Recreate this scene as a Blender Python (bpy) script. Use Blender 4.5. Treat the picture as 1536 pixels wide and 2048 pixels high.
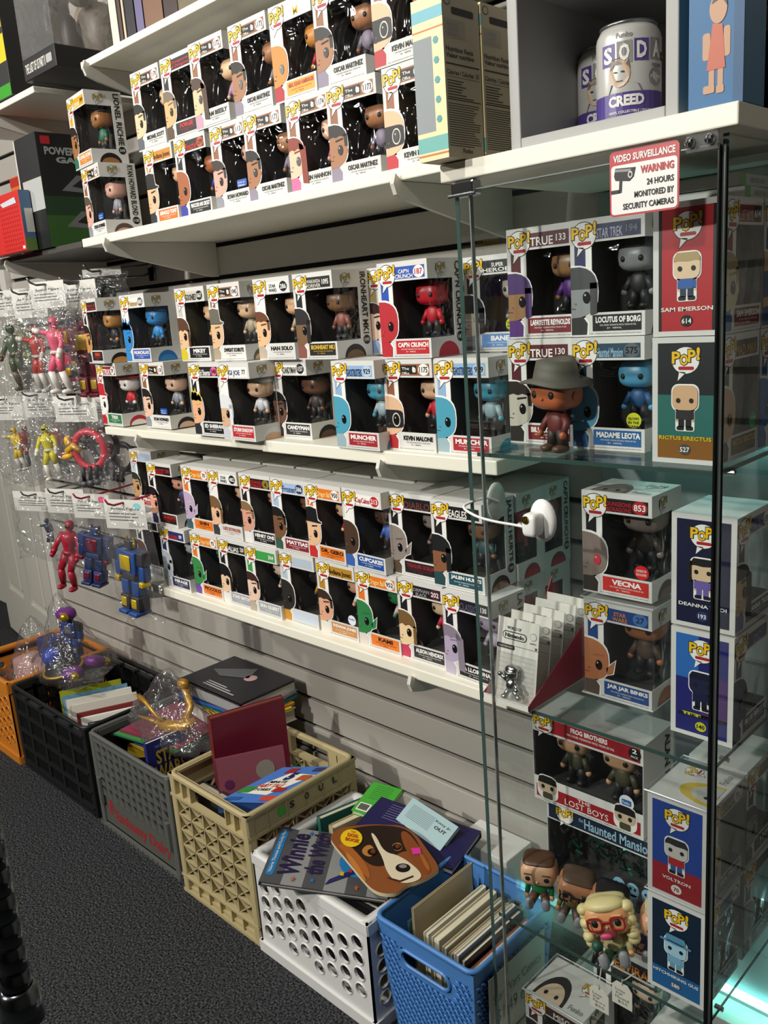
import bpy, bmesh, math, random
from mathutils import Vector as V, Matrix

random.seed(7)
for o in list(bpy.data.objects):
    bpy.data.objects.remove(o)
SC = bpy.context.scene
COL = SC.collection

# ------------------------------------------------------------------ camera, world, lights, exposure
F_PX, YAW, PIT, ROL = 1727.334, math.radians(45.3722), math.radians(13.3466), math.radians(-4.21505)
CAMZ = 1.37
_f = V((-math.sin(YAW)*math.cos(PIT), math.cos(YAW)*math.cos(PIT), -math.sin(PIT)))
_r = V((math.cos(YAW), math.sin(YAW), 0)); _u = _r.cross(_f)
RX = math.cos(ROL)*_r + math.sin(ROL)*_u
RU = -math.sin(ROL)*_r + math.cos(ROL)*_u
cam_d = bpy.data.cameras.new('camera'); cam = bpy.data.objects.new('camera', cam_d); COL.objects.link(cam)
cam_d.sensor_fit = 'VERTICAL'; cam_d.sensor_height = 36.0; cam_d.lens = 36.0*F_PX/2048
cam_d.clip_start = 0.02
cam.matrix_world = Matrix(((RX.x, RU.x, -_f.x, 0), (RX.y, RU.y, -_f.y, 0), (RX.z, RU.z, -_f.z, CAMZ), (0, 0, 0, 1)))
SC.camera = cam

world = bpy.data.worlds.new('world'); SC.world = world; world.use_nodes = True
world.node_tree.nodes['Background'].inputs[0].default_value = (0.9, 0.92, 1.0, 1)
world.node_tree.nodes['Background'].inputs[1].default_value = 0.02
SC.view_settings.view_transform = 'Standard'; SC.view_settings.look = 'None'
SC.view_settings.gamma = 1.0; SC.view_settings.use_curve_mapping = False
SC.view_settings.exposure = -0.25
SC.cycles.transparent_max_bounces = 32

def area(name, loc, target, size, power, col=(1, .97, .9)):
    d = bpy.data.lights.new(name, 'AREA'); d.shape = 'DISK'; d.size = size; d.energy = power; d.color = col
    o = bpy.data.objects.new(name, d); COL.objects.link(o); o.location = loc
    o.rotation_euler = (V(target)-V(loc)).to_track_quat('-Z', 'Y').to_euler()
    return o
LAMPS = [((-2.0, -0.30, 2.62), (-1.5, 1.2, 0.6), .13, 19), ((-0.70, -0.45, 2.62), (-0.75, 1.2, 0.5), .13, 18),
         ((-3.9, -1.3, 2.5), (-2.4, 1.3, 0.3), .13, 34), ((-1.9, -2.1, 2.6), (-1.5, 1.0, 0.3), .13, 90)]
for i, (l, t, s, p) in enumerate(LAMPS):
    area('ceiling_spot_light', l, t, s, p)

# ------------------------------------------------------------------ pixel helpers (pixel gives a direction, a known plane gives the distance)
def ray(u, v): return RX*((u-768)/F_PX) + RU*(-(v-1024)/F_PX) + _f
C0 = V((0, 0, CAMZ))
def aty(u, v, y):
    d = ray(u, v); return C0 + d*(y/d.y)
def atz(u, v, z):
    d = ray(u, v); return C0 + d*((z-CAMZ)/d.z)
def atx(u, v, x):
    d = ray(u, v); return C0 + d*(x/d.x)
def atpl(u, v, P, n):
    d = ray(u, v); n = V(n); return C0 + d*((V(P)-C0).dot(n)/d.dot(n))
def fx(u, y, z):
    k = (u-768)/F_PX; a = RX - _f*k; return -(a.y*y + a.z*(z-CAMZ))/a.x

# ------------------------------------------------------------------ materials
def srgb(c):
    if isinstance(c, str):
        c = c.lstrip('#'); c = tuple(int(c[i:i+2], 16)/255 for i in (0, 2, 4))
    return tuple((x/12.92 if x <= .04045 else ((x+.055)/1.055)**2.4) for x in c)
_M = {}
def mat(col, rough=.5, metal=0, bump=0, bscale=80, var=0, spec=.5, coat=0):
    key = (col, rough, metal, bump, bscale, var, spec, coat)
    if key in _M: return _M[key]
    m = bpy.data.materials.new('m_%s' % str(col).strip('#')); m.use_nodes = True
    nt = m.node_tree; b = nt.nodes['Principled BSDF']; c = srgb(col)
    b.inputs['Base Color'].default_value = (*c, 1); b.inputs['Roughness'].default_value = rough
    b.inputs['Metallic'].default_value = metal; b.inputs['Specular IOR Level'].default_value = spec
    b.inputs['Coat Weight'].default_value = coat
    if bump or var:
        tc = nt.nodes.new('ShaderNodeTexCoord'); n = nt.nodes.new('ShaderNodeTexNoise')
        n.inputs['Scale'].default_value = bscale; n.inputs['Detail'].default_value = 4
        nt.links.new(tc.outputs['Object'], n.inputs['Vector'])
        if bump:
            bm = nt.nodes.new('ShaderNodeBump'); bm.inputs['Strength'].default_value = bump; bm.inputs['Distance'].default_value = .01
            nt.links.new(n.outputs['Fac'], bm.inputs['Height']); nt.links.new(bm.outputs['Normal'], b.inputs['Normal'])
        if var:
            mx = nt.nodes.new('ShaderNodeMixRGB'); mx.inputs[1].default_value = (*[x*(1-var) for x in c], 1)
            mx.inputs[2].default_value = (*[min(1, x*(1+var)) for x in c], 1)
            nt.links.new(n.outputs['Fac'], mx.inputs[0]); nt.links.new(mx.outputs[0], b.inputs['Base Color'])
    _M[key] = m; return m
def clear(name, tint=(1, 1, 1), refl=.06, rough=.03, bump=0, bscale=30, milky=0, milkcol=(.9, .9, .9), aniso=(1, 1, 1)):
    """thin clear sheet: transparent + fresnel gloss (+ a little milky haze)"""
    if name in _M: return _M[name]
    m = bpy.data.materials.new(name); m.use_nodes = True; nt = m.node_tree; nt.nodes.clear()
    out = nt.nodes.new('ShaderNodeOutputMaterial'); tr = nt.nodes.new('ShaderNodeBsdfTransparent'); gl = nt.nodes.new('ShaderNodeBsdfGlossy')
    tr.inputs[0].default_value = (*tint, 1); gl.inputs['Roughness'].default_value = rough
    lw = nt.nodes.new('ShaderNodeLayerWeight'); lw.inputs['Blend'].default_value = .5
    pw = nt.nodes.new('ShaderNodeMath'); pw.operation = 'POWER'; pw.inputs[1].default_value = 5.0
    ml = nt.nodes.new('ShaderNodeMath'); ml.operation = 'MULTIPLY_ADD'; ml.inputs[1].default_value = .6; ml.inputs[2].default_value = refl
    nt.links.new(lw.outputs['Facing'], pw.inputs[0]); nt.links.new(pw.outputs[0], ml.inputs[0])
    mx = nt.nodes.new('ShaderNodeMixShader'); nt.links.new(ml.outputs[0], mx.inputs[0])
    nt.links.new(tr.outputs[0], mx.inputs[1]); nt.links.new(gl.outputs[0], mx.inputs[2])
    last = mx
    if milky:
        df = nt.nodes.new('ShaderNodeBsdfDiffuse'); df.inputs[0].default_value = (*milkcol, 1)
        m2 = nt.nodes.new('ShaderNodeMixShader'); m2.inputs[0].default_value = milky
        nt.links.new(mx.outputs[0], m2.inputs[1]); nt.links.new(df.outputs[0], m2.inputs[2]); last = m2
    if bump:
        tc = nt.nodes.new('ShaderNodeTexCoord'); mp = nt.nodes.new('ShaderNodeMapping'); mp.inputs['Scale'].default_value = aniso
        n = nt.nodes.new('ShaderNodeTexNoise'); n.inputs['Scale'].default_value = bscale; n.inputs['Detail'].default_value = 1.5
        n.inputs['Distortion'].default_value = 1.2
        bm = nt.nodes.new('ShaderNodeBump'); bm.inputs['Strength'].default_value = bump; bm.inputs['Distance'].default_value = .02
        nt.links.new(tc.outputs['Object'], mp.inputs[0]); nt.links.new(mp.outputs[0], n.inputs['Vector'])
        nt.links.new(n.outputs['Fac'], bm.inputs['Height'])
        nt.links.new(bm.outputs[0], gl.inputs['Normal']); nt.links.new(bm.outputs[0], lw.inputs['Normal'])
    nt.links.new(last.outputs[0], out.inputs[0]); _M[name] = m; return m
def emit(name, col, strength):
    if name in _M: return _M[name]
    m = bpy.data.materials.new(name); m.use_nodes = True; b = m.node_tree.nodes['Principled BSDF']
    b.inputs['Emission Color'].default_value = (*col, 1); b.inputs['Emission Strength'].default_value = strength
    b.inputs['Base Color'].default_value = (*col, 1); _M[name] = m; return m

WHITE = mat('#e9e7e2', .45); CARD = mat('#dad9d5', .42, spec=.4); BLACK = mat('#0b0b0c', .45); INK = mat('#151515', .5)
LINER = mat('#454544', .4); CREAM = mat('#e8e2c9', .5); SHELF = mat('#efecdc', .38); CHROME = mat('#c9cbd0', .12, 1)
PANE = clear('clear_window_plastic', refl=.055, rough=.04, bump=.55, bscale=22, aniso=(1, 1, .6))
GLASS = clear('cabinet_glass', tint=(.965, .98, .977), refl=.03, rough=.01)
GEDGE = mat('#39504c', .15, spec=.8); ACRYL = clear('acrylic_case', refl=.07, rough=.02)
FILM = clear('bag_film', tint=(.93, .93, .93), refl=.045, rough=.14, bump=.6, bscale=28, milky=.03, milkcol=(.82, .83, .84))
BUBBLE = clear('blister', refl=.09, rough=.06, milky=.06)

# ------------------------------------------------------------------ mesh builder
_T = {}
def textdata(s, bold=0):
    k = (s, bold)
    if k in _T: return _T[k]
    cu = bpy.data.curves.new('t', 'FONT'); cu.body = s; cu.resolution_u = 2; cu.offset = bold
    ob = bpy.data.objects.new('t', cu); COL.objects.link(ob)
    dg = bpy.context.evaluated_depsgraph_get(); me = bpy.data.meshes.new_from_object(ob.evaluated_get(dg))
    vs = [(v.co.x, v.co.y) for v in me.vertices]; fs = [tuple(p.vertices) for p in me.polygons]
    bpy.data.objects.remove(ob); bpy.data.curves.remove(cu); bpy.data.meshes.remove(me)
    if not vs: vs = [(0, 0), (1, 0), (1, 1)]; fs = []
    x0 = min(v[0] for v in vs); x1 = max(v[0] for v in vs); y0 = min(v[1] for v in vs); y1 = max(v[1] for v in vs)
    asp = (x1-x0)/max(1e-6, y1-y0)
    vs = [((a-x0)/max(1e-6, x1-x0), (b-y0)/max(1e-6, y1-y0)) for a, b in vs]
    _T[k] = (vs, fs, asp); return _T[k]

class MB:
    def __init__(s): s.v = []; s.f = []; s.m = []; s.mats = []
    def mi(s, m):
        if m not in s.mats: s.mats.append(m)
        return s.mats.index(m)
    def add(s, vs, fs, m):
        b = len(s.v); s.v += [tuple(x) for x in vs]; i = s.mi(m)
        for f in fs: s.f.append(tuple(b+k for k in f)); s.m.append(i)
    def box(s, x0, x1, y0, y1, z0, z1, m, M=None):
        vs = [V((x, y, z)) for z in (z0, z1) for y in (y0, y1) for x in (x0, x1)]
        if M: vs = [M @ v for v in vs]
        s.add(vs, [(0, 2, 3, 1), (4, 5, 7, 6), (0, 1, 5, 4), (2, 6, 7, 3), (0, 4, 6, 2), (1, 3, 7, 5)], m)
    def bbox(s, x0, x1, y0, y1, z0, z1, m, r=.004, M=None):
        """box with chamfered edges"""
        bm = bmesh.new(); bmesh.ops.create_cube(bm, size=1)
        for v in bm.verts: v.co = V(((x0+x1)/2+v.co.x*(x1-x0), (y0+y1)/2+v.co.y*(y1-y0), (z0+z1)/2+v.co.z*(z1-z0)))
        bmesh.ops.bevel(bm, geom=bm.edges[:], offset=r, segments=2, affect='EDGES', profile=.5)
        bm.verts.index_update(); vs = [v.co.copy() for v in bm.verts]
        if M: vs = [M @ v for v in vs]
        s.add(vs, [tuple(v.index for v in f.verts) for f in bm.faces], m); bm.free()
    def poly(s, pts, m): s.add(pts, [tuple(range(len(pts)))], m)
    def extr(s, pts, off, m, m2=None):
        """closed planar polygon extruded by the vector off"""
        n = len(pts); a = [V(p) for p in pts]; b = [p+V(off) for p in a]
        s.add(a+b, [tuple(range(n)), tuple(range(2*n-1, n-1, -1))], m)
        s.add(a+b, [(i, i+n, (i+1) % n+n, (i+1) % n) for i in range(n)], m2 or m)
    def cyl(s, p0, p1, r, m, seg=10, r2=None, caps=True):
        p0, p1 = V(p0), V(p1); d = (p1-p0).normalized(); a = d.orthogonal().normalized(); b = d.cross(a); r2 = r if r2 is None else r2
        vs = []
        for p, q in ((p0, r), (p1, r2)):
            vs += [p+(a*math.cos(t)+b*math.sin(t))*q for t in [2*math.pi*i/seg for i in range(seg)]]
        fs = [(i, (i+1) % seg, (i+1) % seg+seg, i+seg) for i in range(seg)]
        if caps: fs += [tuple(range(seg-1, -1, -1)), tuple(range(seg, 2*seg))]
        s.add(vs, fs, m)
    def tube(s, pts, r, m, seg=8, closed=False):
        pts = [V(p) for p in pts]; n = len(pts); vs = []; a = None
        for i, p in enumerate(pts):
            d = (pts[(i+1) % n]-pts[i-1]) if closed else (pts[min(i+1, n-1)]-pts[max(i-1, 0)])
            d.normalize()
            if a is None: a = d.orthogonal().normalized()
            a = (a-d*a.dot(d)).normalized(); b = d.cross(a); q = r[i] if isinstance(r, (list, tuple)) else r
            vs += [p+(a*math.cos(t)+b*math.sin(t))*q for t in [2*math.pi*k/seg for k in range(seg)]]
        fs = []
        for i in range(n if closed else n-1):
            j = (i+1) % n
            fs += [(i*seg+k, i*seg+(k+1) % seg, j*seg+(k+1) % seg, j*seg+k) for k in range(seg)]
        if not closed: fs += [tuple(range(seg-1, -1, -1)), tuple(range((n-1)*seg, n*seg))]
        s.add(vs, fs, m)
    def sell(s, c, r, m, e=.6, e2=None, seg=16, rings=10, lo=-1.0, hi=1.0, M=None):
        """superellipsoid, rings from lo..hi (fractions of +-90 deg)"""
        e2 = e if e2 is None else e2; c = V(c)
        sg = lambda x, p: math.copysign(abs(x)**p, x)
        vs = []
        for i in range(rings+1):
            a = math.pi/2*(lo+(hi-lo)*i/rings)
            for k in range(seg):
                t = 2*math.pi*k/seg
                p = V((r[0]*sg(math.cos(a), e2)*sg(math.cos(t), e), r[1]*sg(math.cos(a), e2)*sg(math.sin(t), e), r[2]*sg(math.sin(a), e2)))
                p = (M @ p if M else p)+c; vs.append(p)
        fs = [(i*seg+k, i*seg+(k+1) % seg, (i+1)*seg+(k+1) % seg, (i+1)*seg+k) for i in range(rings) for k in range(seg)]
        fs += [tuple(range(seg-1, -1, -1)), tuple(range(rings*seg, (rings+1)*seg))]
        s.add(vs, fs, m)
    def lathe(s, prof, c, m, seg=28, M=None, caps=True):
        c = V(c); vs = []
        for r, z in prof:
            for k in range(seg):
                t = 2*math.pi*k/seg; p = V((r*math.cos(t), r*math.sin(t), z)); vs.append((M @ p if M else p)+c)
        n = len(prof)
        fs = [(i*seg+k, i*seg+(k+1) % seg, (i+1)*seg+(k+1) % seg, (i+1)*seg+k) for i in range(n-1) for k in range(seg)]
        if caps: fs += [tuple(range(seg-1, -1, -1)), tuple(range((n-1)*seg, n*seg))]
        s.add(vs, fs, m)
    def build(s, name, parent=None, smooth=False, M=None, **props):
        me = bpy.data.meshes.new(name); me.from_pydata([tuple(M @ V(v)) for v in s.v] if M else s.v, [], s.f)
        for m in s.mats: me.materials.append(m)
        me.polygons.foreach_set('material_index', s.m)
        if smooth: me.polygons.foreach_set('use_smooth', [True]*len(s.f))
        me.update()
        return link(name, me, parent, **props)
def link(name, me, parent=None, **props):
    o = bpy.data.objects.new(name, me); COL.objects.link(o)
    if parent: o.parent = parent
    for k, v in props.items(): o[k] = v
    return o
def thing(name, label, cat, loc=(0, 0, 0), rz=0, group=None, rot=None):
    o = bpy.data.objects.new(name, None); COL.objects.link(o); o.location = loc; o.empty_display_size = .02
    o.rotation_euler = rot if rot else (0, 0, rz); o['label'] = label; o['category'] = cat
    if group: o['group'] = group
    return o
def struct(o): o['kind'] = 'structure'; return o
def tag(o, label, cat, group=None):
    o['label'] = label; o['category'] = cat
    if group: o['group'] = group
    return o

class Sheet:
    """flat print on a face: origin O, axes ex / ez, outward normal n (all in the thing's own space)"""
    def __init__(s, mb, O, ex, ez, lift=.0003):
        s.mb = mb; s.O = V(O); s.ex = V(ex); s.ez = V(ez); s.n = s.ex.normalized().cross(s.ez.normalized()); s.lift = lift
    def P(s, x, z, l): return s.O+s.ex*x+s.ez*z+s.n*(s.lift*(l+1))
    def poly(s, pts, m, l=0): s.mb.poly([s.P(x, z, l) for x, z in pts], m)
    def rect(s, x0, z0, x1, z1, m, l=0): s.poly([(x0, z0), (x1, z0), (x1, z1), (x0, z1)], m, l)
    def rrect(s, x0, z0, x1, z1, r, m, l=0, seg=4):
        p = []
        for cx, cz, a in ((x1-r, z0+r, -90), (x1-r, z1-r, 0), (x0+r, z1-r, 90), (x0+r, z0+r, 180)):
            p += [(cx+r*math.cos(math.radians(a+90*i/seg)), cz+r*math.sin(math.radians(a+90*i/seg))) for i in range(seg+1)]
        s.poly(p, m, l)
    def ell(s, cx, cz, rx, rz, m, l=0, seg=18, a0=0, a1=360):
        s.poly([(cx+rx*math.cos(math.radians(a0+(a1-a0)*i/seg)), cz+rz*math.sin(math.radians(a0+(a1-a0)*i/seg))) for i in range(seg + (0 if a1-a0 == 360 else 1))], m, l)
    def text(s, t, x0, z0, x1, z1, m, l=1, bold=.01, fit=False, rot=0):
        """text stretched into the rectangle (fit=True keeps its aspect inside it, centred); rot=-90 reads downward"""
        vs, fs, asp = textdata(t, bold)
        w, h = x1-x0, z1-z0
        if fit:
            W, H = (w, h) if not rot else (h, w)
            k = min(W, H*asp); hh = k/asp
            dw, dh = (W-k)/2, (H-hh)/2
            if not rot: x0 += dw; w = k; z0 += dh; h = hh
            else: z0 += dw; h = k; x0 += dh; w = hh
        if not rot: pts = [s.P(x0+a*w, z0+b*h, l) for a, b in vs]
        else: pts = [s.P(x0+b*w, z0+h-a*h, l) for a, b in vs]
        s.mb.add(pts, fs, m)
class Quad(Sheet):
    """the same with a bilinear quad, unit coordinates (bl, br, tr, tl)"""
    def __init__(s, mb, bl, br, tr, tl, lift=.0005):
        s.mb = mb; s.c = [V(p) for p in (bl, br, tr, tl)]; s.lift = lift
        s.n = (s.c[1]-s.c[0]).cross(s.c[3]-s.c[0]).normalized()
    def P(s, x, z, l):
        a, b, c, d = s.c
        return a*(1-x)*(1-z)+b*x*(1-z)+c*x*z+d*(1-x)*z+s.n*(s.lift*(l+1))
# ------------------------------------------------------------------ room
YW = 1.365; YS = 1.067; ZS1, ZS2, ZS3 = 1.582, 1.122, .718
def carpet_mat():
    m = bpy.data.materials.new('dark_carpet'); m.use_nodes = True; nt = m.node_tree; b = nt.nodes['Principled BSDF']
    tc = nt.nodes.new('ShaderNodeTexCoord'); vo = nt.nodes.new('ShaderNodeTexVoronoi'); vo.inputs['Scale'].default_value = 190
    no = nt.nodes.new('ShaderNodeTexNoise'); no.inputs['Scale'].default_value = 210; no.inputs['Detail'].default_value = 3
    cr = nt.nodes.new('ShaderNodeValToRGB'); cr.color_ramp.elements[0].color = (.006, .006, .007, 1); cr.color_ramp.elements[0].position = .38
    cr.color_ramp.elements[1].color = (.10, .104, .112, 1); cr.color_ramp.elements[1].position = .72
    bp = nt.nodes.new('ShaderNodeBump'); bp.inputs['Strength'].default_value = .9; bp.inputs['Distance'].default_value = .004
    nt.links.new(tc.outputs['Object'], vo.inputs['Vector']); nt.links.new(tc.outputs['Object'], no.inputs['Vector'])
    nt.links.new(no.outputs['Fac'], cr.inputs[0]); nt.links.new(cr.outputs[0], b.inputs['Base Color'])
    nt.links.new(vo.outputs['Distance'], bp.inputs['Height']); nt.links.new(bp.outputs[0], b.inputs['Normal'])
    b.inputs['Roughness'].default_value = .95; b.inputs['Specular IOR Level'].default_value = .15
    return m
WALLP = mat('#c9c6c0', .6); DARKWALL = mat('#4a4744', .8)
def slabobj(name, x0, x1, y0, y1, z0, z1, m):
    b = MB(); b.box(x0, x1, y0, y1, z0, z1, m); return struct(b.build(name))
slabobj('floor', -5.6, 1.6, -2.6, 3.6, -.05, 0, carpet_mat())
slabobj('ceiling', -5.6, 1.6, -2.6, 3.6, 2.75, 2.8, mat('#8a8884', .8))
slabobj('wall_left', -5.65, -5.6, -2.6, 3.6, 0, 2.75, DARKWALL)
slabobj('wall_right', 1.6, 1.65, -2.6, 3.6, 0, 2.75, DARKWALL)
slabobj('wall_front', -5.6, 1.6, -2.65, -2.6, 0, 2.75, DARKWALL)
# slatwall: dark backing with each board a piece of its own
XL, XR = -3.2, 1.2
wb = slabobj('wall_back', XL, XR, YW+.014, YW+.03, 0, 2.75, mat('#141312', .8))
SLAT = mat('#b7b2aa', .38, bump=.02, bscale=4)
PITCH, Z0G = .0806, .426
k0 = -6; z = Z0G+k0*PITCH
me_slat = None
while z < 2.75:
    za, zb = max(z+.0055, 0.001), min(z+PITCH-.0055, 2.749)
    if zb-za > .02:
        b = MB(); b.bbox(XL, XR, YW, YW+.014, za, zb, SLAT, r=.002); b.build('slat', wb)
    z += PITCH
# door standing ajar at the end of the slatwall
dr = bpy.data.objects.new('door_1', None); COL.objects.link(dr); struct(dr)
dr.location = (XL-.06, YW+.03, .01); dr.rotation_euler = (0, 0, math.pi-math.radians(8))
DOORW = mat('#c4c1b6', .45)
b = MB(); dw, dh = .82, 2.03
xs = [0, .115, .36, .46, .705, dw]; zs = [0, .22, .80, .95, 1.5, 1.62, 1.9, dh]
b.box(0, dw, -.004, .035, 0, dh, DOORW)
for i in range(5):
    for j in range(7):
        if (i in (1, 3)) and (j in (1, 3, 5)): continue
        b.box(xs[i], xs[i+1], .035, .047, zs[j], zs[j+1], DOORW)
b.build('door_leaf', dr)
for i in (1, 3):
    for j in (1, 3, 5):
        b = MB(); b.bbox(xs[i]+.028, xs[i+1]-.028, .0351, .046, zs[j]+.028, zs[j+1]-.028, DOORW, r=.009); b.build('door_panel', dr)
b = MB(); b.cyl((.74, .045, 1.0), (.74, .09, 1.0), .012, CHROME); b.sell((.74, .105, 1.0), (.028, .022, .028), CHROME, e=1); b.build('door_knob', dr, True)
slabobj('trim_1', XL-.05, XL-.002, YW-.02, YW+.05, 0, 2.2, mat('#cfccc4', .5))
slabobj('wall_far', -5.6, XL-.92, YW+.25, YW+.3, 0, 2.75, WALLP)
slabobj('wall_over_door', XL-.92, XL-.055, YW+.02, YW+.06, 2.2, 2.75, WALLP)
# ceiling spot housings
for i, (l, t, s, p) in enumerate(LAMPS):
    d = (V(t)-V(l)).normalized(); L = V(l)
    b = MB(); b.cyl(L-d*.012, L-d*.14, s*.58, mat('#d8d6d0', .4), seg=20); b.cyl(L-d*.1, (L.x-d.x*.1, L.y-d.y*.1, 2.75), .012, mat('#d8d6d0', .4))
    tag(b.build('ceiling_spotlight', None, True), ['white ceiling spotlight aimed at the middle of the shelves', 'white ceiling spotlight aimed at the glass cabinet', 'white ceiling spotlight aimed at the bagged toys', 'white ceiling spotlight over the aisle aimed at the crates'][i], 'spotlight')

# ------------------------------------------------------------------ wall shelves
BRK = mat('#cfccc3', .4)
def bracket(parent, x, yf, yb, ztop, h=.085):
    b = MB()
    prof = [(yb, ztop), (yf+.004, ztop), (yf-.010, ztop+.012), (yf-.016, ztop-.004), (yf-.010, ztop-.020), (yf+.02, ztop-.030), (yb-.02, ztop-h), (yb, ztop-h)]
    b.extr([(x-.004, y, z) for y, z in prof], (.008, 0, 0), BRK); b.build('bracket', parent)
def shelf(label, x0, x1, yf, ztop, t, brs, m=SHELF, group='white wall shelves'):
    o = thing('wall_shelf', label, 'shelf', ((x0+x1)/2, YW, ztop-t)); o['group'] = group
    b = MB(); b.bbox(x0, x1, yf, YW-.001, ztop-t, ztop, m, r=.0025)
    c = V(o.location); b.v = [tuple(V(v)-c) for v in b.v]; b.build('board', o)
    for x in brs:
        bracket(o, x-c.x, yf-c.y, YW-.001-c.y, -.001)
    return o
shelf('long white wall shelf under the topmost full rows of window boxes', fx(163, YS, ZS1), -.868, YS, ZS1, .020, (fx(218, YS, ZS1-.02), fx(797, YS, ZS1-.02)))
XJ = fx(522, YS, ZS2)
shelf('white middle shelf piece next to the hanging toys', fx(204, YS, ZS2), XJ-.002, YS+.006, ZS2-.003, .020, (fx(276, YS, ZS2-.02),))
shelf('white middle shelf piece running up to the glass cabinet', XJ, -.822, YS, ZS2, .024, (fx(766, YS, ZS2-.02),))
shelf('lowest white wall shelf above the crates', fx(254, YS, ZS3), -.822, YS, ZS3, .022, (fx(288, YS, ZS3-.02), fx(828, YS, ZS3-.02)))
shelf('highest white wall shelf with book ends showing at the top', fx(160, YS, 1.95), -.9, YS, 1.952, .016, (fx(178, YS, 1.93), -1.2))
shelf('short white shelf end under the statue box', -2.75, fx(66, YS, 1.95), YS, 1.956, .016, (-2.45,))
shelf('dark edged shelf under the black and green toy box', -2.75, fx(158, YS, ZS1), YS+.004, ZS1-.003, .016, (-2.5,), m=mat('#4a4845', .4))
# ------------------------------------------------------------------ boxed vinyl figures
BW, BD, BH = .114, .089, .159
YEL = mat('#f2c21c', .4); RED = mat('#b3202a', .4); GREYP = mat('#8f9092', .5)
def pop_logo(mb, s, grey=False, pill=True):
    """speech bubble logo, s(x,z) sheet centred on 0,0 with radius ~1"""
    k = s
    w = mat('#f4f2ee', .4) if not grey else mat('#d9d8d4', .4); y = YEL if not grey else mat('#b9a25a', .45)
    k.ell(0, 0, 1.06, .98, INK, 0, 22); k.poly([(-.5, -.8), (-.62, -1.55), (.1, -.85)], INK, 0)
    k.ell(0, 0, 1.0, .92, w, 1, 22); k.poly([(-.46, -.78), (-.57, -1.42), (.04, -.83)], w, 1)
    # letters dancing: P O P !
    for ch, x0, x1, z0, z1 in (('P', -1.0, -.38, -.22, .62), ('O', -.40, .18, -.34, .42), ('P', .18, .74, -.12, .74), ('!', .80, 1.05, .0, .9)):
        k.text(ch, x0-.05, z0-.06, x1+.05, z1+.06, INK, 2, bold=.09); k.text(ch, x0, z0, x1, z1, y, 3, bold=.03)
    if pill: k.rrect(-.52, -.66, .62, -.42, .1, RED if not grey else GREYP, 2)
class Sub(Sheet):
    def __init__(s, base, cx, cz, r, rx=None): s.b = base; s.c = (cx, cz); s.r = r; s.rx = rx or r; s.mb = base.mb
    def P(s, x, z, l): return s.b.P(s.c[0]+x*s.rx, s.c[1]+z*s.r, l)
def carton_mesh(W, D, H, key, full=False):
    k = ('carton', W, D, H, full)
    if k in _T: return _T[k]
    b = MB(); t = .0008; x0, x1, y0, y1 = -W/2, W/2, -D/2, D/2
    hz, bz, lx = H*.80, H*.205, W*.30
    g = CARD
    b.box(x0, x1, y0, y1, 0, t, g); b.box(x0, x1, y0, y1, H-t, H, g)
    b.box(x0, x1, y1-t, y1, t, H-t, g); b.box(x0, x0+t, y0, y1-t, t, H-t, g)
    b.box(x0+t, x1, y0, y0+t, hz, H-t, g); b.box(x0+t, x1, y0, y0+t, t, bz, g); b.box(x0+t, x0+lx, y0, y0+t, bz, hz, g)
    sy = y0+D*.70
    b.box(x1-t, x1, y0+t, y1-t, hz, H-t, g); b.box(x1-t, x1, y0+t, y1-t, t, bz, g); b.box(x1-t, x1, sy, y1-t, bz, hz, g)
    me = b.build('carton'); m = me.data; bpy.data.objects.remove(me)
    c = MB()
    c.box(x0+lx-.006, x1-.002, y1-.012, y1-.010, t*2, H-t*2, LINER); c.box(x0+lx*.8, x0+lx*.8+.001, y0+.0012, y1-.012, t*2, H-t*2, LINER)
    c.box(x0+lx*.8, x1-.002, y0+.0015, y1-.012, bz*.55, bz*.57, LINER); c.box(x0+lx*.8, x1-.002, y0+.0015, y1-.012, H*.86, H*.87, LINER)
    c.box(x1-.003, x1-.002, sy, y1-.012, t*2, H-t*2, LINER)
    lo = c.build('liner'); ml = lo.data; bpy.data.objects.remove(lo)
    d = MB()
    d.poly([(x0+lx, y0+.0006, bz), (x1-.001, y0+.0006, bz), (x1-.001, y0+.0006, hz), (x0+lx, y0+.0006, hz)], PANE)
    d.poly([(x1-.0006, y0+.001, bz), (x1-.0006, sy, bz), (x1-.0006, sy, hz), (x1-.0006, y0+.001, hz)], PANE)
    wo = d.build('window'); mw = wo.data; bpy.data.objects.remove(wo)
    _T[k] = (m, ml, mw); return _T[k]
def logo_mesh(key, O, ex, ez, cx, cz, r, grey=False):
    k = ('logo', key)
    if k in _T: return _T[k]
    b = MB(); pop_logo(b, Sub(Sheet(b, O, ex, ez, .0002), cx, cz, r), grey)
    o = b.build('logo_print'); m = o.data; bpy.data.objects.remove(o); _T[k] = m; return m
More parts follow.
